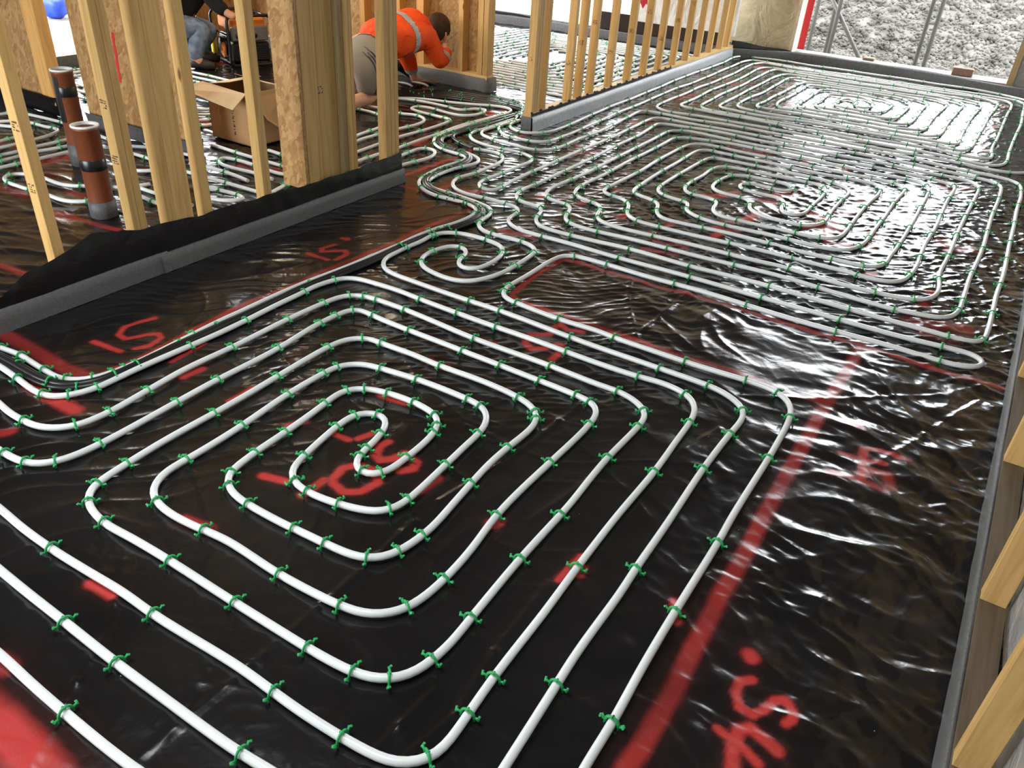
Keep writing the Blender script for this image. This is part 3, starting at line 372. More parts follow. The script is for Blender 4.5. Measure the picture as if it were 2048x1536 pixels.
 'S5': [(-3.351,5.354),(-3.379,5.114),(-3.378,4.914),(-3.364,4.735),(-3.348,4.585),(-3.275,4.48),(-3.182,4.435),(-3.044,4.435),(-2.932,4.398),(-2.876,4.357),(-2.842,4.283),(-2.85,4.202),(-2.881,4.073),(-2.884,3.891),(-2.863,3.792),(-2.801,3.709),(-2.726,3.679),(-2.62,3.678),(-2.49,3.666),(-2.37,3.648),(-2.295,3.617),(-2.255,3.556),(-2.239,3.468),(-2.228,3.398),(-2.201,3.353),(-2.143,3.309),(-2.061,3.305),(-1.973,3.317),(-1.917,3.32),(-1.842,3.305),(-1.789,3.256),(-1.775,3.178),(-1.777,2.923),(-1.817,2.797),(-1.858,2.743),(-1.917,2.715),(-2.01,2.717),(-2.099,2.739),(-2.153,2.785),(-2.182,2.863),(-2.18,2.962),(-2.141,3.053),(-2.086,3.057),(-2.042,3.012),(-2.027,2.944),(-2.004,2.885),(-1.963,2.852),(-1.915,2.861),(-1.887,2.914),(-1.886,3.062),(-1.918,3.157),(-1.964,3.202),(-2.021,3.214),(-2.12,3.219),(-2.239,3.19),(-2.288,3.148),(-2.311,3.083),(-2.303,2.993),(-2.313,2.892),(-2.31,2.779),(-2.305,2.713),(-2.274,2.654),(-2.228,2.61),(-2.156,2.59),(-2.064,2.588),(-1.727,2.585),(-1.559,2.584),(-1.225,2.571),(-1.08,2.564),(-0.831,2.56),(-0.628,2.561),(-0.557,2.549),(-0.499,2.518),(-0.463,2.483),(-0.448,2.443),(-0.445,2.373),(-0.45,2.306),(-0.458,2.046),(-0.453,1.731),(-0.453,1.525),(-0.451,1.423),(-0.455,1.254),(-0.455,1.173),(-0.451,1.075),(-0.443,0.849),(-0.442,0.756),(-0.462,0.684),(-0.514,0.626),(-0.608,0.592),(-0.728,0.582),(-0.848,0.575),(-0.914,0.569),(-1.172,0.567),(-1.311,0.566),(-1.516,0.57),(-1.653,0.573),(-1.791,0.578),(-1.967,0.586)],
 'LANE0': [(-3.34,5.683),(-3.391,5.798),(-3.532,5.949),(-3.763,5.995),(-3.99,5.943),(-4.209,5.875),(-4.37,5.727),(-4.517,5.565),(-4.592,5.455)],
 'LANE1': [(-3.343,5.685),(-3.391,5.793),(-3.517,5.924),(-3.744,5.965),(-3.969,5.913),(-4.188,5.847),(-4.351,5.702),(-4.498,5.541),(-4.572,5.431)],
 'LANE2': [(-3.346,5.688),(-3.39,5.789),(-3.501,5.899),(-3.725,5.935),(-3.949,5.883),(-4.168,5.819),(-4.332,5.677),(-4.478,5.517),(-4.553,5.408)],
 'LANE3': [(-3.349,5.691),(-3.39,5.785),(-3.486,5.874),(-3.706,5.905),(-3.929,5.854),(-4.149,5.792),(-4.313,5.652),(-4.459,5.493),(-4.533,5.384)],
 'LANE4': [(-3.352,5.694),(-3.39,5.78),(-3.471,5.849),(-3.687,5.876),(-3.909,5.825),(-4.129,5.765),(-4.294,5.627),(-4.439,5.469),(-4.514,5.361)],
 'LANE5': [(-3.355,5.697),(-3.39,5.776),(-3.456,5.825),(-3.669,5.847),(-3.889,5.796),(-4.109,5.738),(-4.275,5.603),(-4.42,5.445),(-4.495,5.338)],
 'LANE6': [(-3.358,5.7),(-3.389,5.772),(-3.441,5.8),(-3.65,5.818),(-3.87,5.767),(-4.09,5.711),(-4.257,5.578),(-4.402,5.422),(-4.476,5.315)],
 'LANE7': [(-3.361,5.703),(-3.389,5.767),(-3.426,5.776),(-3.632,5.79),(-3.85,5.738),(-4.071,5.684),(-4.238,5.554),(-4.383,5.399),(-4.457,5.292)],
 'LANE8': [(-3.364,5.706),(-3.389,5.763),(-3.411,5.752),(-3.614,5.762),(-3.831,5.71),(-4.052,5.658),(-4.22,5.53),(-4.364,5.375),(-4.438,5.27)],
 'CLIPS': [(-2.863,1.193),(-2.748,1.195),(-2.702,1.154),(-2.588,1.188),(-2.477,1.201),(-2.509,1.15),(-2.42,1.257),(-2.411,1.33),(-2.374,1.305),(-2.404,1.199),(-2.452,1.101),(-2.382,1.148),(-2.354,1.224),(-2.609,1.113),(-2.398,1.361),(-2.373,1.407),(-2.38,1.599),(-2.405,1.658),(-2.337,1.61),(-2.382,1.782),(-2.339,1.858),(-2.209,1.978),(-2.212,1.699),(-2.083,1.785),(-2.084,2.026),(-2.202,1.327),(-2.192,1.167),(-2.069,1.512),(-2.064,1.333),(-2.362,0.978),(-2.197,1.063),(-2.06,1.045),(-2.228,0.847),(-2.158,0.856),(-2.084,0.91),(-1.917,1.356),(-1.919,1.64),(-1.824,1.753),(-1.803,1.586),(-1.783,1.356),(-1.652,1.426),(-1.906,1.017),(-1.784,1.145),(-1.895,0.913),(-1.836,0.854),(-1.705,0.965),(-1.626,1.181),(-1.583,1.126),(-1.645,1.281),(-1.515,1.372),(-1.454,1.251),(-1.376,1.242),(-1.485,1.108),(-1.731,0.834),(-1.493,0.966),(-1.313,1.115),(-2.38,2.284),(-2.334,2.189),(-2.331,2.366),(-2.204,2.168),(-2.168,2.303),(-2.111,2.339),(-2.058,2.343),(-2.08,2.033),(-2.078,2.131),(-2.074,2.207),(-1.964,2.213),(-1.9,2.345),(-1.906,2.465),(-1.715,2.456),(-1.727,2.59),(-1.504,2.454),(-1.562,2.587),(-1.225,2.571),(-1.179,2.453),(-1.549,2.693),(-1.654,2.749),(-1.675,2.816),(-1.328,2.69),(-1.528,2.317),(-1.335,2.204),(-1.179,2.316),(-1.151,2.203),(-1,2.198),(-0.924,2.185),(-0.868,2.047),(-0.871,1.794),(-0.737,1.604),(-0.875,1.48),(-1.766,2.213),(-1.499,2.205),(-1.87,2.057),(-1.791,2.063),(-1.928,1.902),(-1.804,1.828),(-1.659,1.919),(-1.504,1.934),(-1.504,2.059),(-1.285,1.938),(-1.221,1.937),(-1.145,1.79),(-1.151,2.058),(-1.053,2.014),(-1.027,1.969),(-1.018,1.788),(-1.132,1.597),(-1.015,1.565),(-1.809,1.748),(-1.671,1.622),(-1.664,1.733),(-1.622,1.784),(-1.534,1.794),(-1.42,1.804),(-1.322,1.795),(-1.28,1.751),(-1.266,1.689),(-1.255,1.537),(-1.27,1.43),(-1.322,1.401),(-1.375,1.458),(-1.384,1.512),(-1.401,1.594),(-1.474,1.68),(-1.545,1.627),(-1.548,1.535),(-1.515,1.37),(-1.452,1.251),(-1.377,1.248),(-1.27,1.261),(-1.133,1.331),(-1.123,1.393),(-1.077,2.678),(-0.832,2.561),(-0.763,2.674),(-0.628,2.561),(-0.526,2.687),(-0.387,2.675),(-0.882,2.314),(-0.857,2.455),(-0.666,2.45),(-0.589,2.267),(-0.741,2.242),(-0.728,2.14),(-0.737,1.928),(-0.579,1.944),(-0.451,2.306),(-0.464,2.475),(-0.459,2.047),(-0.303,2.516),(-0.303,2.242),(-1.757,0.694),(-1.51,0.566),(-1.307,0.565),(-1.28,0.429),(-1.36,0.702),(-1.462,0.841),(-1.208,0.966),(-1.218,0.841),(-0.984,0.842),(-0.963,0.712),(-0.91,0.568),(-1.188,1.118),(-1.072,1.131),(-1.011,1.2),(-1.002,1.288),(-1.018,0.975),(-0.867,1.065),(-0.861,1.205),(-0.862,0.844),(-0.771,0.876),(-0.729,0.975),(-0.722,1.13),(-0.728,1.376),(-0.585,1.442),(-0.578,1.019),(-0.578,0.905),(-0.578,0.781),(-0.773,0.711),(-0.452,1.081),(-0.302,1.07),(-0.452,1.528),(-0.304,1.759),(-0.305,1.449),(-0.304,1.071)],
}
SPRAY = [
 (0.044,0.68,[(-0.234,0.994),(-0.227,1.063),(-0.222,1.258),(-0.228,1.333),(-0.23,1.49),(-0.231,1.605),(-0.225,1.729),(-0.228,1.882),(-0.23,1.977),(-0.228,2.18),(-0.226,2.42),(-0.225,2.685),(-0.216,2.948),(-0.208,3.215),(-0.208,3.306)]),
 (0.03,0.65,[(-1.64,2.803),(-1.655,3.006),(-1.652,3.276),(-1.572,3.295),(-1.451,3.293),(-1.254,3.29),(-0.989,3.301),(-0.603,3.301),(-0.357,3.3),(-0.225,3.298),(-0.189,3.289),(0.071,3.273),(0.333,3.278)]),
 (0.035,0.75,[(-1.638,2.784),(-1.573,2.746),(-1.36,2.748),(-1.177,2.747),(-0.919,2.736),(-0.721,2.747),(-0.528,2.747),(-0.398,2.719),(-0.226,2.737)]),
 (0.055,0.75,[(-3.079,1.268),(-2.966,1.26),(-2.793,1.259),(-2.586,1.25),(-2.451,1.263)]),
 (0.05,0.85,[(-2.553,1.114),(-2.449,1.107),(-2.309,1.117)]),
 (0.035,0.55,[(-2.435,1.275),(-2.422,1.416),(-2.437,1.599),(-2.462,1.843),(-2.471,2.018),(-2.445,2.164),(-2.451,2.411),(-2.421,2.88),(-2.432,3.148),(-2.421,3.342),(-2.404,3.543),(-2.426,3.6),(-2.592,3.621),(-2.816,3.646),(-2.943,3.629)]),
 (0.035,0.6,[(-3.058,3.73),(-3.06,4.046),(-3.049,4.343),(-3.066,4.57)]),
 (0.04,0.6,[(-3.577,1.589),(-3.4,1.604)]),
 (0.04,0.6,[(-3.985,2.119),(-3.762,2.134),(-3.547,2.157)]),
 (0.035,1,[(-0.108,1.437),(-0.099,1.429)]),
 (0.022,1,[(-0.078,1.372),(-0.102,1.352),(-0.099,1.311),(-0.081,1.279),(-0.048,1.277),(-0.03,1.302),(-0.018,1.346),(0.004,1.361),(0.028,1.337),(0.031,1.312),(0.022,1.295)]),
 (0.022,1,[(-0.102,1.198),(-0.068,1.193),(-0.001,1.168)]),
 (0.03,1,[(-0.042,1.117),(-0.063,1.183),(-0.061,1.227),(-0.041,1.243),(0.025,1.22)]),
 (0.03,0.9,[(-0.101,2.647),(-0.086,2.642)]),
 (0.024,0.7,[(-0.107,2.449),(-0.075,2.452),(-0.034,2.461),(0.03,2.469)]),
 (0.03,0.85,[(-0.046,2.522),(-0.027,2.4),(-0.02,2.338)]),
 (0.022,0.8,[(-0.033,2.532),(0.008,2.544),(0.09,2.532)]),
 (0.035,0.85,[(-0.116,2.315),(-0.059,2.329),(-0.012,2.325),(0.048,2.316),(0.073,2.353),(0.045,2.414),(0.004,2.413),(-0.016,2.369)]),
 (0.022,0.85,[(-2.65,1.683),(-2.671,1.634),(-2.678,1.569),(-2.641,1.514),(-2.592,1.507),(-2.563,1.576),(-2.533,1.61),(-2.498,1.596),(-2.478,1.532),(-2.503,1.484)]),
 (0.025,0.85,[(-2.666,1.425),(-2.524,1.439)]),
 (0.035,0.8,[(-2.654,2.795),(-2.63,2.798)]),
 (0.025,0.75,[(-2.628,2.705),(-2.644,2.634),(-2.614,2.602),(-2.578,2.64),(-2.532,2.679),(-2.502,2.656),(-2.497,2.574)]),
 (0.025,0.75,[(-2.648,2.542),(-2.529,2.547)]),
 (0.03,1,[(-1.367,1.593),(-1.374,1.561),(-1.358,1.52),(-1.327,1.505),(-1.3,1.534),(-1.286,1.579),(-1.231,1.565),(-1.218,1.534),(-1.242,1.501)]),
 (0.028,1,[(-1.38,1.349),(-1.393,1.405),(-1.365,1.445),(-1.298,1.457),(-1.26,1.418),(-1.273,1.354),(-1.317,1.322),(-1.365,1.333),(-1.38,1.349)]),
 (0.024,0.95,[(-1.541,1.523),(-1.477,1.526)]),
 (0.024,0.95,[(-1.458,1.55),(-1.44,1.598)]),
 (0.028,1,[(-1.562,1.237),(-1.485,1.258)]),
 (0.03,0.9,[(-1.402,1.243),(-1.398,1.327)]),
 (0.03,0.85,[(-1.561,1.791),(-1.467,1.806)]),
 (0.03,0.9,[(-1.134,1.463),(-1.127,1.542)]),
 (0.03,0.9,[(-2.202,1.461),(-2.195,1.537)]),
 (0.03,0.8,[(-1.952,1.459),(-1.946,1.552)]),
 (0.03,0.7,[(-1.688,1.47),(-1.66,1.516)]),
 (0.035,0.8,[(-1.591,0.976),(-1.505,0.99)]),
 (0.04,0.8,[(-2.379,0.893),(-2.359,0.928)]),
 (0.02,0.7,[(-2.321,1.508),(-2.333,1.665)]),
 (0.04,0.5,[(-1.569,2.087),(-1.494,2.085)]),
 (0.025,0.6,[(-1.541,2.341),(-1.454,2.361)]),
 (0.03,0.85,[(-1.33,2.549),(-1.374,2.509),(-1.353,2.439),(-1.309,2.412),(-1.264,2.447),(-1.237,2.514),(-1.2,2.476),(-1.202,2.39)]),
 (0.03,0.85,[(-1.313,2.562),(-1.324,2.631),(-1.315,2.667),(-1.269,2.641),(-1.233,2.658),(-1.216,2.666)]),
 (0.04,0.9,[(-0.875,1.467),(-0.87,1.481)]),
 (0.022,1,[(-0.613,1.384),(-0.603,1.498)]),
 (0.03,0.9,[(-0.579,1.437),(-0.583,1.461)]),
 (0.025,1,[(-0.325,1.493),(-0.296,1.432)]),
 (0.03,0.9,[(-1.585,0.686),(-1.504,0.691)]),
 (0.085,0.95,[(-1.53,0.34),(-1.379,0.34),(-1.18,0.329)]),
 (0.05,0.7,[(-1.544,0.423),(-1.509,0.426)]),
 (0.03,0.6,[(-2.504,4.908),(-2.447,5.062),(-2.409,5.184)]),
 (0.03,0.6,[(-2.586,5.189),(-2.508,5.141)]),
 (0.03,0.6,[(-2.4,4.973),(-2.397,5.059)]),
 (0.045,0.85,[(-2.227,4.04),(-2.202,4.027)]),
 (0.05,0.75,[(-1.97,4.069),(-1.96,4.101)]),
 (0.035,0.7,[(-1.973,3.856),(-1.899,3.868)]),
 (0.05,0.85,[(-1.685,4.033),(-1.677,4.082)]),
 (0.04,0.75,[(-2,4.443),(-1.893,4.45)]),
 (0.05,0.55,[(-2.084,3.409),(-1.902,3.443)]),
 (0.045,0.85,[(-1.414,4.082),(-1.401,4.133)]),
 (0.04,0.7,[(-1.395,3.828),(-1.333,3.817),(-1.271,3.841),(-1.216,3.844),(-1.219,3.711),(-1.274,3.691),(-1.384,3.684)]),
 (0.035,0.7,[(-1.448,3.915),(-1.428,3.951)]),
 (0.05,0.9,[(-1.144,4.107),(-1.131,4.137)]),
 (0.05,0.9,[(-0.845,4.807),(-0.805,4.864),(-0.729,4.853),(-0.715,4.651),(-0.77,4.584)]),
 (0.05,0.9,[(-0.693,4.996),(-0.621,5.003)]),
 (0.05,0.9,[(-0.656,4.894),(-0.653,4.674),(-0.642,4.485)]),
 (0.05,0.9,[(-0.706,4.659),(-0.555,4.717),(-0.421,4.782),(-0.388,4.662),(-0.409,4.504),(-0.508,4.467),(-0.611,4.445)]),
 (0.07,0.8,[(-1.452,4.744),(-1.358,4.803),(-1.293,4.938)]),
 (0.06,0.85,[(-1.175,4.236),(-1.076,4.281)]),
 (0.07,0.8,[(-1.187,4.338),(-1.081,4.515),(-1.079,4.625)]),
 (0.06,0.75,[(-1.134,4.916),(-1.034,4.908)]),
 (0.07,0.6,[(-1.098,4.998),(-1.014,5.214)]),
 (0.09,0.55,[(-0.09,4.914),(-0.028,4.797),(0.09,4.896)]),
 (0.045,0.8,[(-0.051,3.894),(-0.038,3.917)]),
 (0.045,0.85,[(-0.039,4.09),(-0.028,4.113)]),
 (0.05,0.9,[(-0.328,4.116),(-0.314,4.143)]),
 (0.09,0.55,[(-0.067,3.707),(0.033,3.695),(0.143,3.751)]),
 (0.07,0.5,[(0.006,3.585),(0.107,3.596)]),
 (0.06,0.6,[(-2.615,7.192),(-2.59,7.573)]),
 (0.05,0.5,[(-2.954,8.542),(-2.938,8.678)]),
 (0.05,0.6,[(-2.569,6.128),(-2.374,6.28)]),
 (0.06,0.6,[(-2.618,8.512),(-2.49,8.405)]),
 (0.06,0.6,[(-2.457,8.337),(-2.436,8.431),(-2.351,8.561)]),
 (0.06,0.6,[(-2.63,9.539),(-2.605,9.703)]),
 (0.06,0.6,[(-2.478,9.419),(-2.436,9.468)]),
 (0.08,0.45,[(-1.554,8.509),(-1.262,8.668)]),
 (0.1,0.5,[(-0.187,9.446),(-0.035,9.517)]),
 (0.1,0.5,[(-0.214,8.365),(-0.043,8.464)]),
 (0.08,0.5,[(-0.102,7.471),(-0.043,7.411)]),
 (0.08,0.4,[(-0.224,7.393),(-0.197,7.38)]),
 (0.06,0.9,[(-1.131,5.973),(-1.122,5.997)]),
 (0.06,0.9,[(-0.853,5.975),(-0.841,6.017)]),
 (0.03,0.6,[(-0.704,5.599),(-0.59,5.621)]),
 (0.03,0.6,[(-0.69,5.348),(-0.599,5.341)]),
 (0.12,0.45,[(-0.199,6.055),(-0.03,6.179)]),
 (0.08,0.6,[(-1.564,5.993),(-1.392,5.963)]),
 (0.06,0.6,[(-1.692,5.924),(-1.678,5.974)]),
 (0.12,0.6,[(-4.784,2.506),(-4.799,2.702)]),
 (0.1,0.5,[(-4.714,2.35),(-4.517,2.468)]),
 (0.1,0.5,[(-5.318,2.579),(-5.077,2.627)]),
 (0.1,0.5,[(-4.549,2.142),(-4.326,2.176)]),
 (0.06,0.5,[(-4.213,2.332),(-4.067,2.353)]),
 (0.07,0.5,[(-4.023,2.086),(-3.866,2.081)]),
 (0.07,0.6,[(-3.429,4.391),(-3.475,4.613)]),
 (0.1,0.8,[(-3.569,5.47),(-3.508,5.628)]),
 (0.05,0.6,[(-3.033,5.01),(-3.002,5.136)]),
 (0.06,0.6,[(-2.741,3.749),(-2.753,3.864)]),
 (0.08,0.6,[(-2.611,3.757),(-2.55,3.885)]),
 (0.12,0.6,[(-4.698,7.449),(-4.497,7.524)]),
 (0.1,0.5,[(-4.884,7.521),(-4.856,7.644)]),
 (0.18,0.55,[(-4.579,7.031),(-4.239,7.278)]),
 (0.1,0.5,[(-5.654,9.289),(-5.531,9.394)]),
 (0.08,0.5,[(-5.267,3.891),(-4.787,3.764)]),
 (0.12,0.5,[(-3.686,3.366),(-3.541,3.432)]),
 (0.09,0.6,[(-6.604,5.298),(-6.337,5.245)]),
 (0.12,0.5,[(-6.91,5.317),(-6.641,5.329)]),
 (0.07,0.5,[(-3.934,3.273),(-3.787,3.299)]),
]
CREASE = [
 [(-1.081,0.441),(-1.067,0.727),(-1.061,0.958),(-1.059,0.99),(-1.061,1.18),(-1.064,1.347)],
 [(-1.238,0.32),(-1.314,0.444),(-1.348,0.493),(-1.403,0.58),(-1.48,0.682),(-1.584,0.783)],
 [(-0.631,0.751),(-0.601,0.899),(-0.624,1.092),(-0.626,1.362)],
 [(-0.694,0.688),(-0.688,0.811),(-0.678,0.925)],
 [(-1.282,3.304),(-1.19,3.066),(-1.015,2.774)],
 [(-1.015,2.774),(-0.995,3.317)],
 [(-1.361,2.741),(-1.207,2.527),(-1.055,2.307)],
 [(-1.058,1.459),(-1.005,1.706),(-0.972,2.041),(-0.947,2.302)],
 [(-0.602,1.97),(-0.497,2.34)],
 [(-0.794,1.541),(-0.736,1.809),(-0.718,2.194)],
 [(-0.507,2.593),(-0.248,2.746),(0.129,3.075)],
 [(-0.249,3.274),(0.139,2.72),(0.298,2.563)],
 [(0.004,2.446),(0.12,2.743),(0.264,3.133)],
]
S5_END = (-3.351, 5.354)
CLIPS = TR['CLIPS']

# ------------------------------------------------------------------ noise
def _hash(ix, iy, seed):
    h = (ix.astype(np.int64) * 374761393 + iy.astype(np.int64) * 668265263 + seed * 1442695041) & 0xffffffff
    h = ((h ^ (h >> 13)) * 1274126177) & 0xffffffff
    return (h ^ (h >> 16)).astype(np.float64) / 4294967296.0
def perlin(x, y, seed=0):
    x0 = np.floor(x); y0 = np.floor(y); fx = x - x0; fy = y - y0
    u = fx * fx * fx * (fx * (fx * 6 - 15) + 10); v = fy * fy * fy * (fy * (fy * 6 - 15) + 10)
    def g(dx, dy):
        a = _hash(x0 + dx, y0 + dy, seed) * 2 * np.pi
        return np.cos(a) * (fx - dx) + np.sin(a) * (fy - dy)
    return ((g(0, 0) * (1 - u) + g(1, 0) * u) * (1 - v) + (g(0, 1) * (1 - u) + g(1, 1) * u) * v) * 1.5
def wrink(x, y, ang, across, along, seed, power=2.0):
    c, s = math.cos(ang), math.sin(ang)
    a = (x * c + y * s) / along; b = (-x * s + y * c) / across
    b = b + .55 * perlin(x * 2.1, y * 2.1, seed + 5)
    return np.clip(1 - np.abs(perlin(a, b, seed)) * 2.2, 0, 1) ** power
def sstep(a, b, x):
    t = np.clip((x - a) / (b - a), 0, 1); return t * t * (3 - 2 * t)

# ------------------------------------------------------------------ floor membrane (one sheet, wrinkled, sprayed)
xs = np.concatenate([np.arange(-7.3, -3.3, .03), np.arange(-3.3, .47, .0078)])
yl = [-2.1]
while yl[-1] < .2: yl.append(yl[-1] + .06)
while yl[-1] < 10.35: yl.append(yl[-1] + min(max(.0036 + .0018 * yl[-1], .0062), .02))
ys = np.array(yl)
X, Y = np.meshgrid(xs, ys)
WX = X + .05 * perlin(X * 3, Y * 3, 91); WY = Y + .05 * perlin(X * 3, Y * 3, 92)
right = sstep(-.9, -.2, X - .10 * Y)                 # crumpled strip along the right wall
mid = sstep(2.9, 3.7, Y + .25 * X) * sstep(-3.6, -2.6, X) * (1 - sstep(6.5, 8.5, Y))
farz = sstep(6.0, 8.0, Y)
left = 1 - sstep(-3.4, -2.7, X)
near = (1 - sstep(2.4, 3.4, Y)) * (1 - right)
lstrip = sstep(-3.2, -2.6, X) * (1 - sstep(-1.9, -1.3, X)) * (1 - sstep(3.6, 4.4, Y))
Hh = .0016 * perlin(X * 1.3, Y * 1.3, 3) + .0012 * perlin(X * 4, Y * 4, 4)
Hh += right * (.0055 * wrink(WX, WY, -.35, .15, .30, 21, 1.6) + .0065 * perlin(WX * 5.5, WY * 8, 23) + .0030 * wrink(WX, WY, .6, .12, .3, 24, 2.0) + .0030 * perlin(WX * 12 + WY * 4, WY * 17, 25) + .0034 * wrink(WX, WY, -.45, .07, .16, 26, 1.5) * np.clip(perlin(X * 3.3, Y * 3.3, 27) + .55, 0, 1) + .0016 * perlin(WX * 25 + WY * 8, WY * 33, 28))
Hh += mid * (.0036 * wrink(WX, WY, .41, .055, .40, 31, 1.7) + .0030 * perlin(WX * 5, WY * 16, 32) + .0024 * wrink(WX, WY, .95, .07, .30, 33, 2.4))
Hh += farz * (.0034 * wrink(WX, WY, -.10, .06, .30, 41, 2.0) + .0026 * wrink(WX, WY, 1.25, .06, .26, 42, 2.4) + .0025 * perlin(WX * 6, WY * 9, 43))
mr = sstep(-2.3, -1.7, X) * sstep(2.7, 3.2, Y + .25 * X + .3) * (1 - sstep(5.2, 6.5, Y)) * (1 - sstep(-.75, -.45, X))
Hh += mr * (.0070 * wrink(WX, WY, -.60, .12, .60, 81, 1.8) * (.4 + .9 * np.clip(perlin(X * 1.9, Y * 1.9, 84) + .4, 0, 1)) + .0022 * wrink(WX, WY, -.05, .08, .30, 82, 2.0) + .006 * perlin(WX * 5, WY * 7, 83))
rv = sstep(-1.1, -.8, X + .0 * Y) * sstep(3.0, 3.6, Y) * (1 - sstep(6.2, 7.4, Y))
Hh += rv * (.0050 * wrink(WX, WY, .57, .062, .30, 85, 1.8) + .0045 * wrink(WX, WY, -.75, .12, .5, 86, 3.0))
bare = sstep(-1.5, -1.1, X) * sstep(2.0, 2.4, Y + .25 * X + .3) * (1 - sstep(3.2, 3.6, Y + .25 * X))
Hh += bare * (.0034 * wrink(WX, WY, -.25, .13, .45, 87, 1.8) * np.clip(perlin(X * 2.3, Y * 2.3, 89) + .6, 0, 1) + .0055 * perlin(WX * 4.5, WY * 7.5, 88))
Hh += left * (.0075 * wrink(WX, WY, .35, .085, .5, 51, 1.7) + .0050 * perlin(WX * 5, WY * 8, 52) + .004 * wrink(WX, WY, 1.1, .1, .4, 53, 2))
Hh += near * (.0024 * wrink(WX, WY, -.75, .34, 1.3, 61, 9) + .0020 * wrink(WX, WY, .55, .30, .9, 62, 8) + .0011 * perlin(WX * 9, WY * 9, 63) + .0016 * wrink(WX, WY, .2, .06, .2, 64, 2.5) * np.clip(perlin(X * 2.1, Y * 2.1, 65), 0, 1) * 1.6)
band = sstep(1.9, 2.6, Y - .25 * X) * (1 - sstep(3.0, 3.8, Y)) * sstep(-2.7, -2.0, X) * (1 - sstep(-1.1, -.4, X))
Hh += band * (.0030 * wrink(WX, WY, .75, .05, .3, 66, 2.0) + .0022 * perlin(WX * 8, WY * 12, 67))
Hh += lstrip * (.0040 * wrink(WX, WY, .85, .10, .6, 71, 2.4) + .002 * perlin(WX * 6, WY * 6, 72))
sp = np.zeros_like(X)
def seg_dist(sx, sy, a, b):
    ax, ay = a; bx, by = b; dx, dy = bx - ax, by - ay; L2 = dx * dx + dy * dy + 1e-12
    t = np.clip(((sx - ax) * dx + (sy - ay) * dy) / L2, 0, 1)
    return np.hypot(sx - ax - t * dx, sy - ay - t * dy)
def window(a, b, m):
    i0, i1 = np.searchsorted(xs, [min(a[0], b[0]) - m, max(a[0], b[0]) + m]); j0, j1 = np.searchsorted(ys, [min(a[1], b[1]) - m, max(a[1], b[1]) + m])
    return slice(j0, j1), slice(i0, i1)
for w, s, pts in SPRAY:
    for a, b in zip(pts, pts[1:]):
        jw, iw = window(a, b, w * 3)
        if jw.stop <= jw.start or iw.stop <= iw.start: continue
        d = seg_dist(X[jw, iw], Y[jw, iw], a, b) + .002 * perlin(X[jw, iw] * 30, Y[jw, iw] * 30, 77)
        s2 = s if w < .034 else s * np.clip(.82 + .55 * perlin(X[jw, iw] * 4.5, Y[jw, iw] * 4.5, 78), .35, 1.0)
        core = s2 * np.clip((w * .70 - d) / (w * .40), 0, 1)
        halo = .07 * s * np.exp(-(d / (w * .9)) ** 2)
        sp[jw, iw] = np.maximum(sp[jw, iw], np.maximum(core, halo))
for pts in CREASE:
    for a, b in zip(pts, pts[1:]):
        jw, iw = window(a, b, .06)
        d = seg_dist(X[jw, iw], Y[jw, iw], a, b)
        Hh[jw, iw] += .0035 * np.exp(-(d / .011) ** 2)
# overlapped sheet in the middle of the uncoiled strip: a hair thicker
ny, nx = X.shape
co = np.empty((ny * nx, 3), np.float32); co[:, 0] = X.ravel(); co[:, 1] = Y.ravel(); co[:, 2] = Hh.ravel() - .003
idx = np.arange(ny * nx).reshape(ny, nx)
quads = np.stack([idx[:-1, :-1], idx[:-1, 1:], idx[1:, 1:], idx[1:, :-1]], -1).reshape(-1, 4)
me = bpy.data.meshes.new('floor')
me.vertices.add(ny * nx); me.vertices.foreach_set('co', co.ravel())
me.loops.add(quads.size); me.loops.foreach_set('vertex_index', quads.ravel().astype(np.int32))
me.polygons.add(len(quads)); me.polygons.foreach_set('loop_start', np.arange(0, quads.size, 4, dtype=np.int32))
me.polygons.foreach_set('use_smooth', np.ones(len(quads), dtype=bool))
me.update()
at = me.attributes.new('spray', 'FLOAT', 'POINT'); at.data.foreach_set('value', sp.ravel().astype(np.float32))
struct(link('floor', me, M['membrane']))
def floor_z(x, y):
    i = min(max(np.searchsorted(xs, x), 0), nx - 1); j = min(max(np.searchsorted(ys, y), 0), ny - 1)
    return float(Hh[j, i]) - .003

# ------------------------------------------------------------------ pipes
PR = .0108
def smooth(pts, step=.022):
    P = np.array(pts, float); out = []
    Q = np.vstack([2 * P[0] - P[1], P, 2 * P[-1] - P[-2]])
    for i in range(1, len(Q) - 2):
        p0, p1, p2, p3 = Q[i - 1:i + 3]
        n = max(2, int(np.linalg.norm(p2 - p1) / step))
        d01 = max(np.linalg.norm(p1 - p0), 1e-4) ** .5; d12 = max(np.linalg.norm(p2 - p1), 1e-4) ** .5; d23 = max(np.linalg.norm(p3 - p2), 1e-4) ** .5
        m1 = d12 * ((p1 - p0) / d01 ** 1 * (1 / d01) * d01 - (p2 - p0) / (d01 + d12) + (p2 - p1) / d12) if False else (p2 - p1) + d12 * ((p1 - p0) / d01 - (p2 - p0) / (d01 + d12))
        m2 = (p2 - p1) + d12 * ((p3 - p2) / d23 - (p3 - p1) / (d12 + d23))
        for k in range(n):
            t = k / n; t2 = t * t; t3 = t2 * t
            out.append((2 * t3 - 3 * t2 + 1) * p1 + (t3 - 2 * t2 + t) * m1 + (-2 * t3 + 3 * t2) * p2 + (t3 - t2) * m2)
    out.append(P[-1]); C = np.array(out)
    L = np.concatenate([[0], np.cumsum(np.linalg.norm(np.diff(C, axis=0), axis=1))])
    s = np.linspace(0, L[-1], max(3, int(L[-1] / step)))
    C = np.stack([np.interp(s, L, C[:, k]) for k in range(2)], 1)
    for _ in range(3): C[1:-1] = .25 * C[:-2] + .5 * C[1:-1] + .25 * C[2:]
    return C
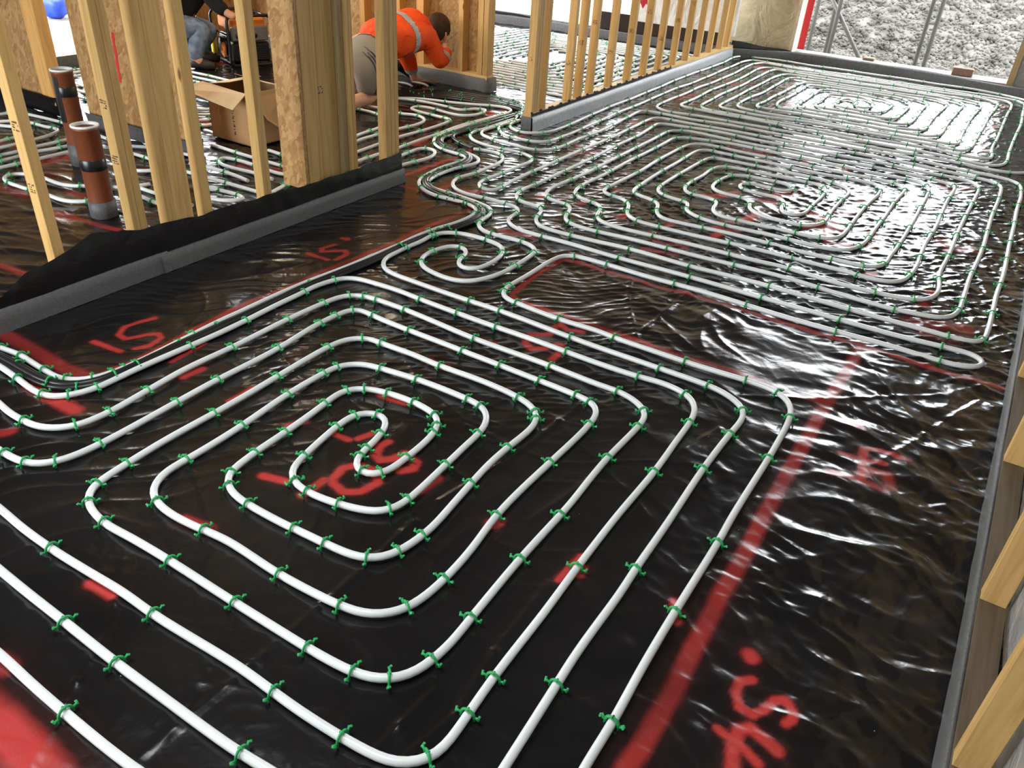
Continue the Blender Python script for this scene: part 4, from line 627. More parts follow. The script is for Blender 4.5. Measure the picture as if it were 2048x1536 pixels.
ALLC = []          # (curve, circuit index, auto?) used to seat the clips
def pipe_mesh(curve, z0, r, seg, zfun=None):
    mb = MB()
    pts = [(x, y, z0 + .0016 * math.sin(i * .21) + (zfun(i) if zfun else 0)) for i, (x, y) in enumerate(curve)]
    return mb.tube(pts, r, seg)
def circuit(label, group, pieces, cat='heating pipe', clipgroup=None, auto=False):
    root = empty('heating_circuit', (pieces[0][1][0][0], pieces[0][1][0][1], 0)); tag(root, label, cat, group)
    ci = len(CIRC); CIRC.append(dict(root=root, clip=clipgroup, auto=auto))
    for kind, pts, z0 in pieces:
        c = smooth(pts)
        mb = pipe_mesh(c, z0, PR if kind == 'pipe' else PR * 1.12, 10)
        o = mb.build('pipe' if kind == 'pipe' else 'sleeve', M['pipe' if kind == 'pipe' else 'sleeve'], root, root.location)
        o.location = (0, 0, 0)
        if kind != 'pipe': o['label'] = 'black protective sleeve'
        ALLC.append((c, ci, kind, z0))
    return root
CIRC = []
Z = PR + .0035
T_ = TR
circuit('white heating pipe coiled into the large rectangular spiral nearest the camera', 'heating pipe circuits', [('pipe', T_['N1'], Z)],
        clipgroup='green clip on the large rectangular spiral of pipe nearest the camera')
circuit('white heating pipe running round the outside of the nearest rectangular spiral', 'heating pipe circuits', [('pipe', T_['P2'], Z)],
        clipgroup='green clip on the pipe wrapped directly round the nearest rectangular spiral')
circuit('white heating pipe with the small snail curl in mid floor, its end in black sleeve', 'heating pipe circuits',
        [('pipe', T_['S5'], Z), ('sleeve', T_['S5'][:0] + [T_['S5'][-1]] * 0 + [T_['S5'][0]] * 0 + [(a, b) for a, b in [S5_END]] + T_['LANE2'], Z + .004)],
        clipgroup='green clip on the pipe that makes the small snail curl')
circuit('white heating pipe edging the bare sprayed rectangle, with a hairpin by the right wall', 'heating pipe circuits',
        [('pipe', T_['P6'], Z), ('sleeve', T_['P6s'] + T_['LANE3'], Z + .003)],
        clipgroup='green clip on the pipe that edges the bare sprayed rectangle')
circuit('white heating pipe coiled into the middle spiral with wavy left bends', 'heating pipe circuits',
        [('pipe', T_['MID'], Z), ('sleeve', [T_['MID'][0]] + T_['LANE4'], Z + .002), ('sleeve', [T_['MID'][-1]] + T_['LANE5'], Z + .005)],
        clipgroup='green clip on the middle spiral with the wavy left bends', auto=True)
circuit('white heating pipe coiled into the far spiral before the bright opening', 'heating pipe circuits',
        [('pipe', T_['FAR'], Z), ('sleeve', [T_['FAR'][0]] + T_['LANE6'], Z + .002), ('sleeve', [T_['FAR'][-1]] + T_['LANE7'], Z + .006)],
        clipgroup='small clip on the far spiral before the bright opening', auto=True)
circuit('white heating pipe snaking along the outer side of the black pipe bundle', 'heating pipe circuits', [('pipe', T_['P1'], Z)],
        clipgroup='green clip on the white pipe along the outer side of the black bundle', auto='far')
# black sleeved runs between the two white pipes of the bundle
def offset(c, d):
    t = np.gradient(c, axis=0); t /= np.maximum(np.linalg.norm(t, axis=1, keepdims=True), 1e-9)
    return c + np.stack([-t[:, 1], t[:, 0]], 1) * d
blk = smooth(T_['BLK'], .05)
for i, (d, lab) in enumerate(((.0135, 'black sleeved pipe in the snaking bundle, the one on its left side'), (0, 'black sleeved pipe in the middle of the snaking bundle'), (-.0135, 'black sleeved pipe in the snaking bundle, the one on its right side'))):
    c = [tuple(p) for p in offset(blk, d)]
    circuit(lab, 'black sleeved pipes of the bundle', [('sleeve', c + T_['LANE%d' % (0 if i == 0 else 1 if i == 1 else 8)], Z - .002 + (.007 if i == 1 else 0))], 'sleeved pipe')
# rooms beyond the left partition
for nm, lab in (('K7', 'white pipe hairpin poking out past the end of the left partition'), ('K6', 'white pipe running from the bundle to the foot of the left partition'),
                ('K5', 'white pipe in long flat loops behind the end post of the left partition'), ('K2', 'white pipe looping back beside the kneeling worker\'s knee'),
                ('KA', 'white pipe bend just below the kneeling worker\'s knee'), ('K8', 'white pipe passing under the front of the carton'),
                ('K3', 'white pipe below the carton, first below the hairpin'), ('K4', 'white pipe hairpin below the carton nearest the left partition'), ('K9', 'white pipe below the carton, second below the hairpin'),
                ('LA', 'white pipe hairpin at the far left, in front of the drain pipes'), ('LB', 'white pipe at the far left, lowest of the straight runs behind the first stud'),
                ('LC', 'white pipe at the far left, second lowest straight run behind the first stud'), ('LD', 'white pipe at the far left, third lowest straight run behind the first stud'),
                ('LE', 'white pipe at the far left bent round beside the tall drain pipe'), ('LF', 'white pipe at the far left with a short bend hidden by the first stud'),
                ('LG', 'white pipe at the far left running along the foot of the strand board wall'), ('LH', 'white pipe seen high in the gap right of the doubled stud'),
                ('LI', 'white pipe seen mid height in the gap right of the doubled stud'), ('LJ', 'white pipe seen low in the gap right of the doubled stud'), ('LK', 'white pipe seen lowest in the gap right of the doubled stud'),
                ('LM', 'white pipe seen beside red spray in the gap right of the doubled stud')):
    circuit(lab, 'heating pipes in the side room', [('pipe', T_[nm], Z + .003)], clipgroup='small clip on the pipes in the side room', auto=True)
# far room: nested rectangular coils
def coil(x0, x1, y0, y1, sp, turns, inward=1):
    p = []; a, b, c, d = x0, x1, y0, y1; r = .09
    for k in range(turns):
        p += [(a, d - r), (a, c + r), (a + .03, c + .03), (a + r, c), (b - r, c), (b - .03, c + .03), (b, c + r), (b, d - r), (b - .03, d - .03), (b - r, d), (a + sp + r, d), (a + sp + .03, d - .03)]
        a += sp; b -= sp; c += sp; d -= sp
        if b - a < .3 or d - c < .3: break
    return p
circuit('white heating pipe coiled over the far room floor beyond the stud partition', 'heating pipe circuits', [('pipe', coil(-5.75, -3.2, 6.5, 9.55, .105, 12), Z)],
        clipgroup='small clip on the coil in the far room', auto=True)
circuit('white heating pipe coiled over the floor near the generator', 'heating pipe circuits', [('pipe', coil(-6.9, -4.75, 3.62, 4.75, .11, 5), Z)],
        clipgroup='small clip on the coil near the generator', auto=True)

# ------------------------------------------------------------------ clips
def clip_mesh():
    mb = MB(); pts = []
    hw = PR + .0052
    for k in range(9):
        a = math.pi * k / 8
        pts.append((0, hw * math.cos(a), PR * .15 + (PR + .0052) * math.sin(a)))
    pts = [(0, hw + .001, -.012)] + pts + [(0, -hw - .001, -.012)]
    mb.tube(pts, .0034, 6)
    for s in (-1, 1):   # flared barbed feet standing out on both sides
        mb.tube([(0, s * (hw - .001), -.001), (.001, s * (hw + .007), .0015), (.0025, s * (hw + .0125), .0045)], [.0032, .0030, .0036], 6)
        mb.tube([(-.0035, s * (hw + .0125), .0075), (.0005, s * (hw + .0118), .003), (.004, s * (hw + .0112), -.001)], .0030, 6)
    mb.tube([(-.005, 0, PR * 1.15 + .0055), (.005, 0, PR * 1.15 + .0055)], .0030, 6)
    me = bpy.data.meshes.new('pipe_clip'); bmesh.ops.recalc_face_normals(mb.bm, faces=mb.bm.faces); mb.bm.to_mesh(me); mb.bm.free()
    me.materials.append(M['clip']); return me
CLIP = clip_mesh()
cand = []
allp = np.vstack([c for c, *_ in ALLC]); own = np.concatenate([np.full(len(c), i) for i, (c, *_) in enumerate(ALLC)]); loc_i = np.concatenate([np.arange(len(c)) for c, *_ in ALLC])
taken = []
def seat(q, i, jit=0):
    c, ci, kind, z0 = ALLC[q]; i = min(max(i, 1), len(c) - 2)
    t = c[i + 1] - c[i - 1]
    cand.append((float(c[i][0]), float(c[i][1]), z0, math.atan2(t[1], t[0]) + jit, ci))
for x, y in CLIPS:
    d = np.hypot(allp[:, 0] - x, allp[:, 1] - y); k = int(d.argmin())
    if d[k] < .08: seat(own[k], loc_i[k], random.uniform(-.12, .12)); taken.append(allp[k])
taken = np.array(taken)
for q, (c, ci, kind, z0) in enumerate(ALLC):
    info = CIRC[ci]
    nxt = random.uniform(.05, .3)
    L = 0
    for i in range(1, len(c) - 1):
        L += float(np.hypot(*(c[i] - c[i - 1])))
        if L < nxt: continue
        k0, k1 = max(0, i - 5), min(len(c) - 1, i + 5)
        a = c[i] - c[k0]; b = c[k1] - c[i]
        turn = abs(a[0] * b[1] - a[1] * b[0]) / (np.hypot(*a) * np.hypot(*b) + 1e-9)
        nxt = L + (random.uniform(.12, .17) if turn > .25 else random.uniform(.30, .42)) * (1.0 if info['auto'] is True else 1.1)
        x, y = c[i]
        # the nearest pipes carry clips traced from image pixels only
        if len(taken) and np.hypot(taken[:, 0] - x, taken[:, 1] - y).min() < .20: continue
        if y < 2.75 + .0 * x and x > -2.9: continue
        seat(q, i, random.uniform(-.15, .15))
cand.sort(key=lambda t: t[0] ** 2 + t[1] ** 2)
rest = MB()
for n, (x, y, z0, a, ci) in enumerate(cand):
    lab = CIRC[ci]['clip'] or 'green clip over the black sleeved pipes of the bundle'
    if n < 300:
        o = bpy.data.objects.new('pipe_clip', CLIP); COL.objects.link(o)
        o.location = (x, y, z0); o.rotation_euler = (0, 0, a)
        tag(o, lab, 'pipe clip', lab.replace('green clip', 'clips').replace('small clip', 'clips'))
    else:
        t = bmesh.new(); t.from_mesh(CLIP); bmesh.ops.transform(t, matrix=Matrix.Translation((x, y, z0)) @ Matrix.Rotation(a, 4, 'Z'), verts=t.verts)
        tmp = bpy.data.meshes.new('t'); t.to_mesh(tmp); t.free(); rest.bm.from_mesh(tmp); bpy.data.meshes.remove(tmp)
if len(cand) > 300:
    o = rest.build('pipe_clips', M['clip']); tag(o, 'distant pipe clips dotted over the far pipes', 'pipe clips', kind='stuff')

# ------------------------------------------------------------------ timber members
def stud(x0, x1, y0, y1, z0, z1, label, group, mat='timber', name='timber_stud'):
    o = MB().box(x0, x1, y0, y1, z0, z1, .0015).build(name, M[mat], None, ((x0 + x1) / 2, (y0 + y1) / 2, z0))
    tag(o, label, 'timber stud', group); return o
def strip_sheet(name, pts, prof_fn, mat, label, cat, group=None, nseg=None):
    """a thin bent strip following pts (x, y); prof_fn(i, t) gives the (offset, z) profile across"""
    mb = MB(); rows = []
    P = np.array(pts, float)
    L = np.concatenate([[0], np.cumsum(np.linalg.norm(np.diff(P, axis=0), axis=1))])
    n = nseg or max(4, int(L[-1] / .05)); s = np.linspace(0, L[-1], n)
    C = np.stack([np.interp(s, L, P[:, 0]), np.interp(s, L, P[:, 1])], 1)
    t = np.gradient(C, axis=0); t /= np.linalg.norm(t, axis=1, keepdims=True); nn = np.stack([t[:, 1], -t[:, 0]], 1)
    for i in range(n):
        prof = prof_fn(C[i], s[i] / L[-1], i)
        rows.append([mb.bm.verts.new((C[i, 0] + nn[i, 0] * d, C[i, 1] + nn[i, 1] * d, z)) for d, z in prof])
    for A, B in zip(rows, rows[1:]):
        for k in range(len(A) - 1):
            f = mb.bm.faces.new((A[k], A[k + 1], B[k + 1], B[k])); f.smooth = True
    o = mb.build(name, M[mat]); tag(o, label, cat, group)
    return o
TOP = 3.7
def stamp(o, face, y, x, z, w=.042, h=.038, seed=0):
    """small illegible ink stamp printed on the near (-y) or front (+x) face of a stud"""
    r = random.Random(seed); mb = MB(); L = o.location
    for k in range(4):
        for q in range(5):
            if r.random() < .3: continue
            a0, a1 = q * w / 5, q * w / 5 + w / 5 * r.uniform(.4, .9); z0 = z + k * h / 4; z1 = z0 + h / 4 * r.uniform(.35, .8)
            if face == 'y': mb.box(x - L.x + a0, x - L.x + a1, y - L.y - .0006, y - L.y + .0002, z0 - L.z, z1 - L.z)
            else: mb.box(x - L.x - .0002, x - L.x + .0006, y - L.y + a0, y - L.y + a1, z0 - L.z, z1 - L.z)
    mb.build('ink_stamp', M['print'], o)
# left partition (runs along y at x = -3.0)
GA = 'studs of the left partition'
XA = -3.0; DA = .058
def pa(y0, y1, lab, x1=XA, depth=DA, z0=.12, mat='timber'): return stud(x1 - depth, x1, y0, y1, z0, TOP, lab, GA, mat)
q = pa(1.537, 1.580, 'pine stud nearest the camera on the left partition, standing alone')
stamp(q, 'y', 1.537, XA - .05, .47, seed=1); stamp(q, 'y', 1.537, XA - .045, .70, seed=2)
q = pa(1.895, 1.928, 'left board of the doubled pine stud in front of the drain pipes')
stamp(q, 'y', 1.895, XA - .05, .50, seed=3); stamp(q, 'y', 1.895, XA - .052, .72, seed=4)
pa(1.930, 1.962, 'right board of the doubled pine stud in front of the drain pipes')
pa(2.062, 2.106, 'pine stud with a broad flat board beside it, right of the red streaked strand board')
pa(2.108, 2.203, 'broad flat pine board set on edge face between two studs of the left partition', XA - .004, .04)
pa(2.262, 2.306, 'pine stud just left of the carton, right of the broad flat board')
pa(2.622, 2.672, 'lone pine stud in front of the cardboard carton')
pa(2.940, 3.018, 'thick pine stud faced with strand board on its left side', XA, .07)
pa(3.020, 3.052, 'narrow recessed pine stud between the thick stud and the flat board', XA - .012, .05)
q = pa(3.054, 3.205, 'wide flat pine board between two studs left of the kneeling worker', XA - .03, .03)
stamp(q, 'x', 3.075, XA - .03, .60, .035, .04, seed=5)
pa(3.207, 3.258, 'recessed darker pine stud right of the wide flat board', XA - .012, .05, mat='timber_dull')
pa(3.262, 3.288, 'left board of the doubled stud in front of the grey shorts', XA, .06)
pa(3.290, 3.316, 'right board of the doubled stud in front of the grey shorts', XA, .06)
pa(3.566, 3.612, 'first board of the tripled end stud of the left partition', XA, .062)
pa(3.614, 3.646, 'middle board of the tripled end stud of the left partition', XA, .060)
pa(3.648, 3.680, 'last board of the tripled end stud of the left partition', XA, .058)
o = MB().box(XA - .17, XA - .002, 2.915, 2.938, .14, TOP).build('strand_board_panel', M['osb'], None, (XA - .08, 2.92, .14)); tag(o, 'narrow strand board strip facing the thick stud, right of the carton', 'board')
o = MB().box(XA - .075, XA - .004, 1.42, 3.69, .004, .12, .002).build('sole_plate', M['timber_y'], None, (XA - .04, 2.5, .004)); tag(o, 'sole plate under the left partition, wrapped in black membrane', 'sole plate')
# black membrane turned up in front of the left partition
def flap_top(y):
    base = np.interp(y, [.95, 1.18, 1.30, 1.42, 1.53, 1.70, 1.92, 2.2, 2.66, 2.95, 3.3, 3.56, 3.69], [.005, .05, .135, .195, .212, .265, .222, .20, .188, .172, .172, .178, .182])
    return base + .003 * math.sin(y * 19) + .002 * math.sin(y * 41 + 1)
def flap_prof(c, t, i):
    zt = flap_top(c[1]); w = .004 * math.sin(c[1] * 23) + .003 * math.sin(c[1] * 57)
    return [(.003 + w * .4, zt), (.006 + w * .6, zt * .8), (.008 + w * .6, zt * .55), (.009, zt * .3), (.010, .0)]
strip_sheet('membrane_upstand', [(XA + .004, 3.69), (XA + .004, .95)][::-1], flap_prof, 'membrane_flap', 'black membrane turned up along the foot of the left partition', 'membrane upstand', nseg=120)
def foam_prof(h, th, lean=0):
    def f(c, t, i):
        q = .002 * math.sin(c[1] * 9 + c[0] * 7)
        return [(-.004, h - .002), (th * .4, h + q), (th + q + lean * .3, h - .006), (th + lean * .6, h * .55), (th + lean, .0)]
    return f
for y0, y1, lab in ((.6, 2.02, 'grey foam edge strip along the left partition, nearest length'), (1.98, 2.86, 'grey foam edge strip along the left partition, middle length'), (2.84, 3.70, 'grey foam edge strip along the left partition, far length')):
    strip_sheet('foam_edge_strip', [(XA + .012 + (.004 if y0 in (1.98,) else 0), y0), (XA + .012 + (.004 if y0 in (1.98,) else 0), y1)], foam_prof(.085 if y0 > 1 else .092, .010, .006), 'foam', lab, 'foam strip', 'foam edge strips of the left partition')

# middle partition (x = -3.02, from y = 5.3 to the far wall)
GB = 'studs of the middle partition'
XB = -3.02
def pb(y0, y1, lab, depth=.064, x1=XB, z0=.135): return stud(x1 - depth, x1, y0, y1, z0, TOP, lab, GB)
q = pb(5.262, 5.300, 'outer board of the doubled end post of the middle partition'); stamp(q, 'y', 5.262, XB - .05, .50, .03, .03, seed=9)
pb(5.302, 5.336, 'inner board of the doubled end post of the middle partition')
pb(5.338, 5.372, 'third thin board of the end post of the middle partition', .058)
pb(5.43, 5.47, 'pine stud set just behind the end post of the middle partition')
names = ['first', 'second', 'third', 'fourth', 'fifth', 'sixth', 'seventh', 'eighth', 'ninth', 'tenth', 'eleventh', 'twelfth', 'thirteenth']
yB = [5.85, 6.03, 6.24, 6.60, 6.985, 7.345, 7.705, 8.085, 8.435, 8.79, 9.15, 9.50, 9.74]
for k, y in enumerate(yB):
    q = pb(y, y + .04, '%s stud along the middle partition counted from its end post' % names[k])
    if k < 9: stamp(q, 'y', y, XB - .05, .40 + .13 * ((k * 7) % 3), seed=20 + k)
o = MB().box(XB - .070, XB + .004, 5.25, 9.93, .095, .135, .002).build('sole_plate', M['timber_y'], None, (XB - .03, 7.5, .095)); tag(o, 'pale pine sole plate under the middle partition', 'sole plate')
o = MB().box(XB - .068, XB + .001, 5.255, 9.93, .0, .094).build('insulation_kerb', M['foam_dark'], None, (XB - .03, 7.5, 0)); tag(o, 'dark kerb below the sole plate of the middle partition', 'kerb')
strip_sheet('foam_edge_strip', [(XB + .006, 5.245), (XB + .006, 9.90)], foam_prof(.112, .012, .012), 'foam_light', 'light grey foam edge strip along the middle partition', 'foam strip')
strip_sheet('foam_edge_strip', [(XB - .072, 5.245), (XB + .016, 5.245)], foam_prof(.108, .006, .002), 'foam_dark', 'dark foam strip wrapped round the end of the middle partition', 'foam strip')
strip_sheet('membrane_tuck', [(XB + .006, 5.25), (XB + .006, 8.0)], lambda c, t, i: [(-.006, .137 + .006 * math.sin(c[1] * 41) + .004 * math.sin(c[1] * 97)), (.001, .128), (.006, .105)], 'black_cloth', 'ragged black membrane edge tucked behind the light grey foam', 'membrane edge', nseg=180)

# far wall with its wide opening
FARP = [(-3.02, 9.95), (-2.75, 10.12), (-2.45, 10.28), (-2.06, 10.362), (-1.6, 10.362), (-1.16, 10.35), (-.5, 10.24), (.09, 10.12), (.45, 10.05)]
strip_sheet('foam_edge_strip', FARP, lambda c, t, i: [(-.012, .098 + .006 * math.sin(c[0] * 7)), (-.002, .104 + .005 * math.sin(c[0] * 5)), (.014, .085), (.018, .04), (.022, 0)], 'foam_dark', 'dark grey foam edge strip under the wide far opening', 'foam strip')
struct(MB().box(-3.3, -2.47, 10.38, 10.60, .10, TOP).build('wall_back', M['vcl_beige']))
struct(MB().box(-2.47, -2.43, 10.36, 10.60, .08, TOP).build('trim_1', M['white_pvc']))
struct(MB().box(-.12, -.06, 10.33, 10.60, .08, TOP).build('trim_2', M['timber_dull']))
struct(MB().box(-.06, .75, 10.37, 10.60, .08, TOP).build('wall_back_right', M['vcl']))
struct(MB().box(-3.3, .75, 10.375, 10.72, -.16, .085).build('trim_3', M['ledge']))
struct(MB().box(-2.47, -.06, 10.38, 10.6, 3.5, TOP).build('trim_4', M['timber_x']))
strip_sheet('red_tape_strip', [(-2.43, 10.61), (-2.355, 10.615)], lambda c, t, i: [(0, 3.5), (.003, 1.2), (0, .1)], 'red_tape', 'red tape down the left jamb of the far opening', 'tape', nseg=2)
# black membrane below the beige panel, left corner of the far wall
strip_sheet('membrane_upstand', [(-3.06, 10.0), (-2.75, 10.17), (-2.44, 10.335)], lambda c, t, i: [(-.002, .175 - .07 * t + .006 * math.sin(t * 9)), (.0, .1), (.001, .05), (.002, 0)], 'membrane_flap', 'black membrane turned up below the beige panel in the far corner', 'membrane upstand')

# right wall
def xr(y): return .300 + .0118 * y
GR = 'studs of the right wall'
labs = ['right wall stud nearest the camera, at the bottom right corner', 'first board of the doubled stud second along the right wall', 'second board of the doubled stud second along the right wall',
        'single stud third along the right wall, right of the red painted number', 'single stud fourth along the right wall', 'single stud fifth along the right wall', 'single stud sixth along the right wall, beside the pipe hairpin']
for (y, w, dp), lab in zip(((1.325, .040, .06), (1.872, .019, .06), (1.893, .019, .06), (2.585, .040, .06), (3.24, .040, .06), (3.65, .040, .06), (4.25, .04, .06)), labs):
    stud(xr(y) + .018, xr(y) + .018 + dp, y, y + w, .088, TOP, lab, GR, 'timber')
for k in range(8):
    y = 4.85 + .6 * k
    stud(xr(y) + .02, xr(y) + .08, y, y + .04, .088, TOP, '%s stud beyond the hairpin along the right wall' % names[k], GR, 'timber')
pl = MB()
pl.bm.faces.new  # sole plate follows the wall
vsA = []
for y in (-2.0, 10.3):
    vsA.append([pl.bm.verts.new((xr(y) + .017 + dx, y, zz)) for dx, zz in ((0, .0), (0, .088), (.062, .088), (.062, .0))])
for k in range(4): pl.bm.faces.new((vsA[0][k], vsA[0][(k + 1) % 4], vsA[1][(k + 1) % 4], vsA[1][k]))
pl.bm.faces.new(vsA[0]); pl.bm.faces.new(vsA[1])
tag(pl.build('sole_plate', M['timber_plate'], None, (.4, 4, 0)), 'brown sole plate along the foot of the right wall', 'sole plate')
for y0, y1, lab in ((-1.8, 4.3, 'thin grey foam edge strip along the near right wall'), (4.28, 10.0, 'thin grey foam edge strip along the far right wall')):
    strip_sheet('foam_edge_strip', [(xr(y1) + .015, y1), (xr(y0) + .015, y0)], lambda c, t, i: [(-.002, .078), (.004, .081 + .002 * math.sin(c[1] * 9)), (.009, .078), (.010, .04), (.012 + .002 * math.sin(c[1] * 6), 0)], 'foam', lab, 'foam strip', 'foam edge strips of the right wall')
wr = MB(); rows = []
for j in range(80):
    y = -2.0 + 12.6 * j / 79
    rows.append([wr.bm.verts.new((xr(y) + .092 + .009 * math.sin(y * 5.2 + 2 * z) * math.sin(z * 4 + y), y, z)) for z in np.linspace(.05, TOP, 24)])
for A, B in zip(rows, rows[1:]):
    for k in range(23): wr.bm.faces.new((A[k], A[k + 1], B[k + 1], B[k])).smooth = True
wr.box(.52, .7, -2.1, 10.6, 0, TOP)
struct(wr.build('wall_right', M['vcl']))

# back wall behind the camera with a patio opening, left rooms, ceiling
struct(MB().box(-2.95, .75, -2.2, -2.08, 0, TOP).build('wall_front_right', M['plaster']))
struct(MB().box(-7.6, -5.85, -2.2, -2.08, 0, TOP).build('wall_front', M['plaster']))
struct(MB().box(-5.85, -2.95, -2.2, -2.08, 2.42, TOP).build('trim_5', M['timber_x']))
struct(MB().box(-9.8, .75, -2.2, 10.6, TOP, TOP + .12).build('ceiling', M['ceiling']))
struct(MB().box(-7.6, -7.46, -2.2, 3.16, 0, TOP).build('wall_left', M['plaster']))

# strand board wall, far left (y = 3.2), with its post
o = MB().box(-7.6, -5.80, 3.20, 3.24, .075, TOP).build('strand_board_panel', M['osb'], None, (-7.5, 3.2, .075)); tag(o, 'strand board wall panel at the far left behind the first stud', 'board')
stud(-5.80, -5.66, 3.185, 3.27, .075, TOP, 'orange pine post ending the strand board wall at the far left', 'posts of the side room', 'timber_orange')
strip_sheet('membrane_upstand', [(-5.63, 3.24), (-5.655, 3.17), (-7.5, 3.17)], lambda c, t, i: [(-.004, .125 + .012 * math.sin(c[0] * 4)), (.006, .08), (.012, .03), (.03, .0)][::1], 'membrane_flap', 'black membrane along the foot of the strand board wall at the far left', 'membrane upstand')
# strand board return with a red streak
ob = MB().box(-5.30, -4.33, 3.20, 3.225, .06, TOP).build('strand_board_panel', M['osb'], None, (-4.7, 3.2, .06)); tag(ob, 'strand board wall panel with a red sprayed streak, behind the doubled stud', 'board')
strip_sheet('membrane_upstand', [(-4.26, 3.28), (-4.27, 3.17), (-5.30, 3.17)], lambda c, t, i: [(-.004, .10), (.004, .06), (.010, .0)], 'foam_dark', 'dark foam along the foot of the red streaked strand board', 'foam strip')
stud(-4.33, -4.305, 3.20, 3.26, .06, TOP, 'pine end post of the red streaked strand board wall', 'posts of the side room', 'timber')
rs = MB()
for k in range(14):
    z0 = 0.352 + .0214 * k; xk = -4.883 + 0.0014 * k + .002 * math.sin(k); w = .012 + .003 * math.sin(k * 1.7)
    rs.box(xk - w, xk + w, 3.1975, 3.2, z0, z0 + .022)
rs.build('spray_streak', M['red_tape'], ob, (0, 0, 0)).location = (4.7, -3.2, -.06)

# strand board wall behind the kneeling worker (y = 6.15)
o = MB().box(-6.95, -4.02, 6.235, 6.26, .10, TOP).build('strand_board_panel', M['osb'], None, (-5.4, 6.24, .1)); tag(o, 'strand board wall panel behind the kneeling worker', 'board')
GC = 'studs of the strand board wall behind the worker'
for (x0, x1), lab, mt in zip(((-4.055, -4.005), (-4.115, -4.060), (-4.32, -4.27), (-4.78, -4.70), (-5.03, -4.97), (-5.45, -5.39), (-6.10, -6.04), (-6.55, -6.49)),
        ('end board of the post right of the kneeling worker', 'second board of the post right of the kneeling worker', 'stud between the end post and the worker\'s hair', 'stud right behind the worker\'s head', 'stud behind the worker\'s shoulders', 'stud behind the worker\'s back', 'stud above the generator', 'stud at the left end behind the generator'),
        ('timber', 'timber', 'timber', 'timber_orange', 'timber_orange', 'timber_orange', 'timber_orange', 'timber_orange')):
    stud(x0, x1, 6.14, 6.234, .135, TOP, lab, GC, mt)
o = MB().box(-6.95, -4.0, 6.135, 6.25, .10, .134, .002).build('sole_plate', M['timber_x'], None, (-5.4, 6.2, .1)); tag(o, 'pine sole plate of the strand board wall behind the worker', 'sole plate')
o = MB().box(-6.95, -4.0, 6.14, 6.26, .0, .099).build('insulation_kerb', M['foam_dark'], None, (-5.4, 6.2, 0)); tag(o, 'dark kerb below the wall behind the kneeling worker', 'kerb')
strip_sheet('foam_edge_strip', [(-6.95, 6.136), (-3.99, 6.136), (-3.985, 6.26)], lambda c, t, i: [(-.004, .118 + .004 * math.sin(c[0] * 11)), (.004, .112), (.010, .06), (.016, 0)], 'foam', 'grey foam edge strip along the foot of the worker\'s wall', 'foam strip')

# far room end wall and side opening
strip_sheet('foam_edge_strip', [(-7.2, 9.72), (-6.4, 9.78), (-5.8, 9.86), (-4.7, 9.86), (-3.12, 9.93)], lambda c, t, i: [(-.012, .10), (0, .105), (.014, .085), (.018, .04), (.022, 0)], 'foam_dark', 'dark foam edge strip along the far room end wall', 'foam strip')
struct(MB().box(-4.30, -3.05, 9.98, 10.05, .22, TOP).build('wall_end', M['vcl_white']))
struct(MB().box(-9.6, -4.30, 9.98, 10.2, -.12, .11).build('trim_6', M['ledge']))
struct(MB().box(-6.95, -4.28, 9.98, 10.08, 1.7, TOP).build('added_wall_end_head', M['vcl_white']))  # unseen head wall, added to keep sky sheen off the middle floor
struct(MB().box(-7.4, -6.9, 9.98, 10.2, .1, TOP).build('wall_end_left', M['vcl_white']))
strip_sheet('membrane_upstand', [(-6.9, 9.90), (-6.2, 9.96), (-5.6, 9.96)], lambda c, t, i: [(-.05, .16 + .03 * math.sin(c[0] * 6) - .1 * t), (-.01, .13), (.004, .09)], 'membrane_flap', 'crumpled black sheet lying over the far room sill', 'membrane upstand')
strip_sheet('membrane_upstand', [(-4.85, 9.955), (-3.1, 9.962)], lambda c, t, i: [(-.01, .24 if c[0] > -4.35 else .30), (0, .16), (.006, .09)], 'membrane_flap', 'black membrane band below the white panel of the far room', 'membrane upstand')
struct(MB().box(-7.4, -6.95, 6.14, 6.26, 0, TOP).build('wall_side', M['osb']))
struct(MB().box(-7.22, -7.1, 5.6, 6.2, 0, TOP).build('wall_side_left', M['osb']))
strip_sheet('foam_edge_strip', [(-7.09, 6.1), (-7.02, 3.9), (-7.05, 3.25)][::-1], lambda c, t, i: [(-.02, .10), (-.004, .105), (.010, .08), (.014, .04), (.018, 0)], 'foam_dark', 'dark foam edge strip under the bright side opening', 'foam strip')
struct(MB().box(-7.5, -7.12, 3.2, 5.6, -.1, .09).build('trim_7', M['timber_y']))
for x, lab in ((-4.62, 'red tag hanging behind the fourth stud of the middle partition'), (-4.05, 'red ribbon hanging behind the seventh stud of the middle partition')):
    strip_sheet('red_tag', [(x - .05, 9.5), (x + .05, 9.52)], lambda c, t, i: [(.01, 1.5), (-.005, 1.2), (.012, .90 if x < -4.3 else .62), (0, (.80 if x < -4.3 else .47) + .03 * math.sin(t * 9))], 'red_tape', lab, 'ribbon', nseg=7)

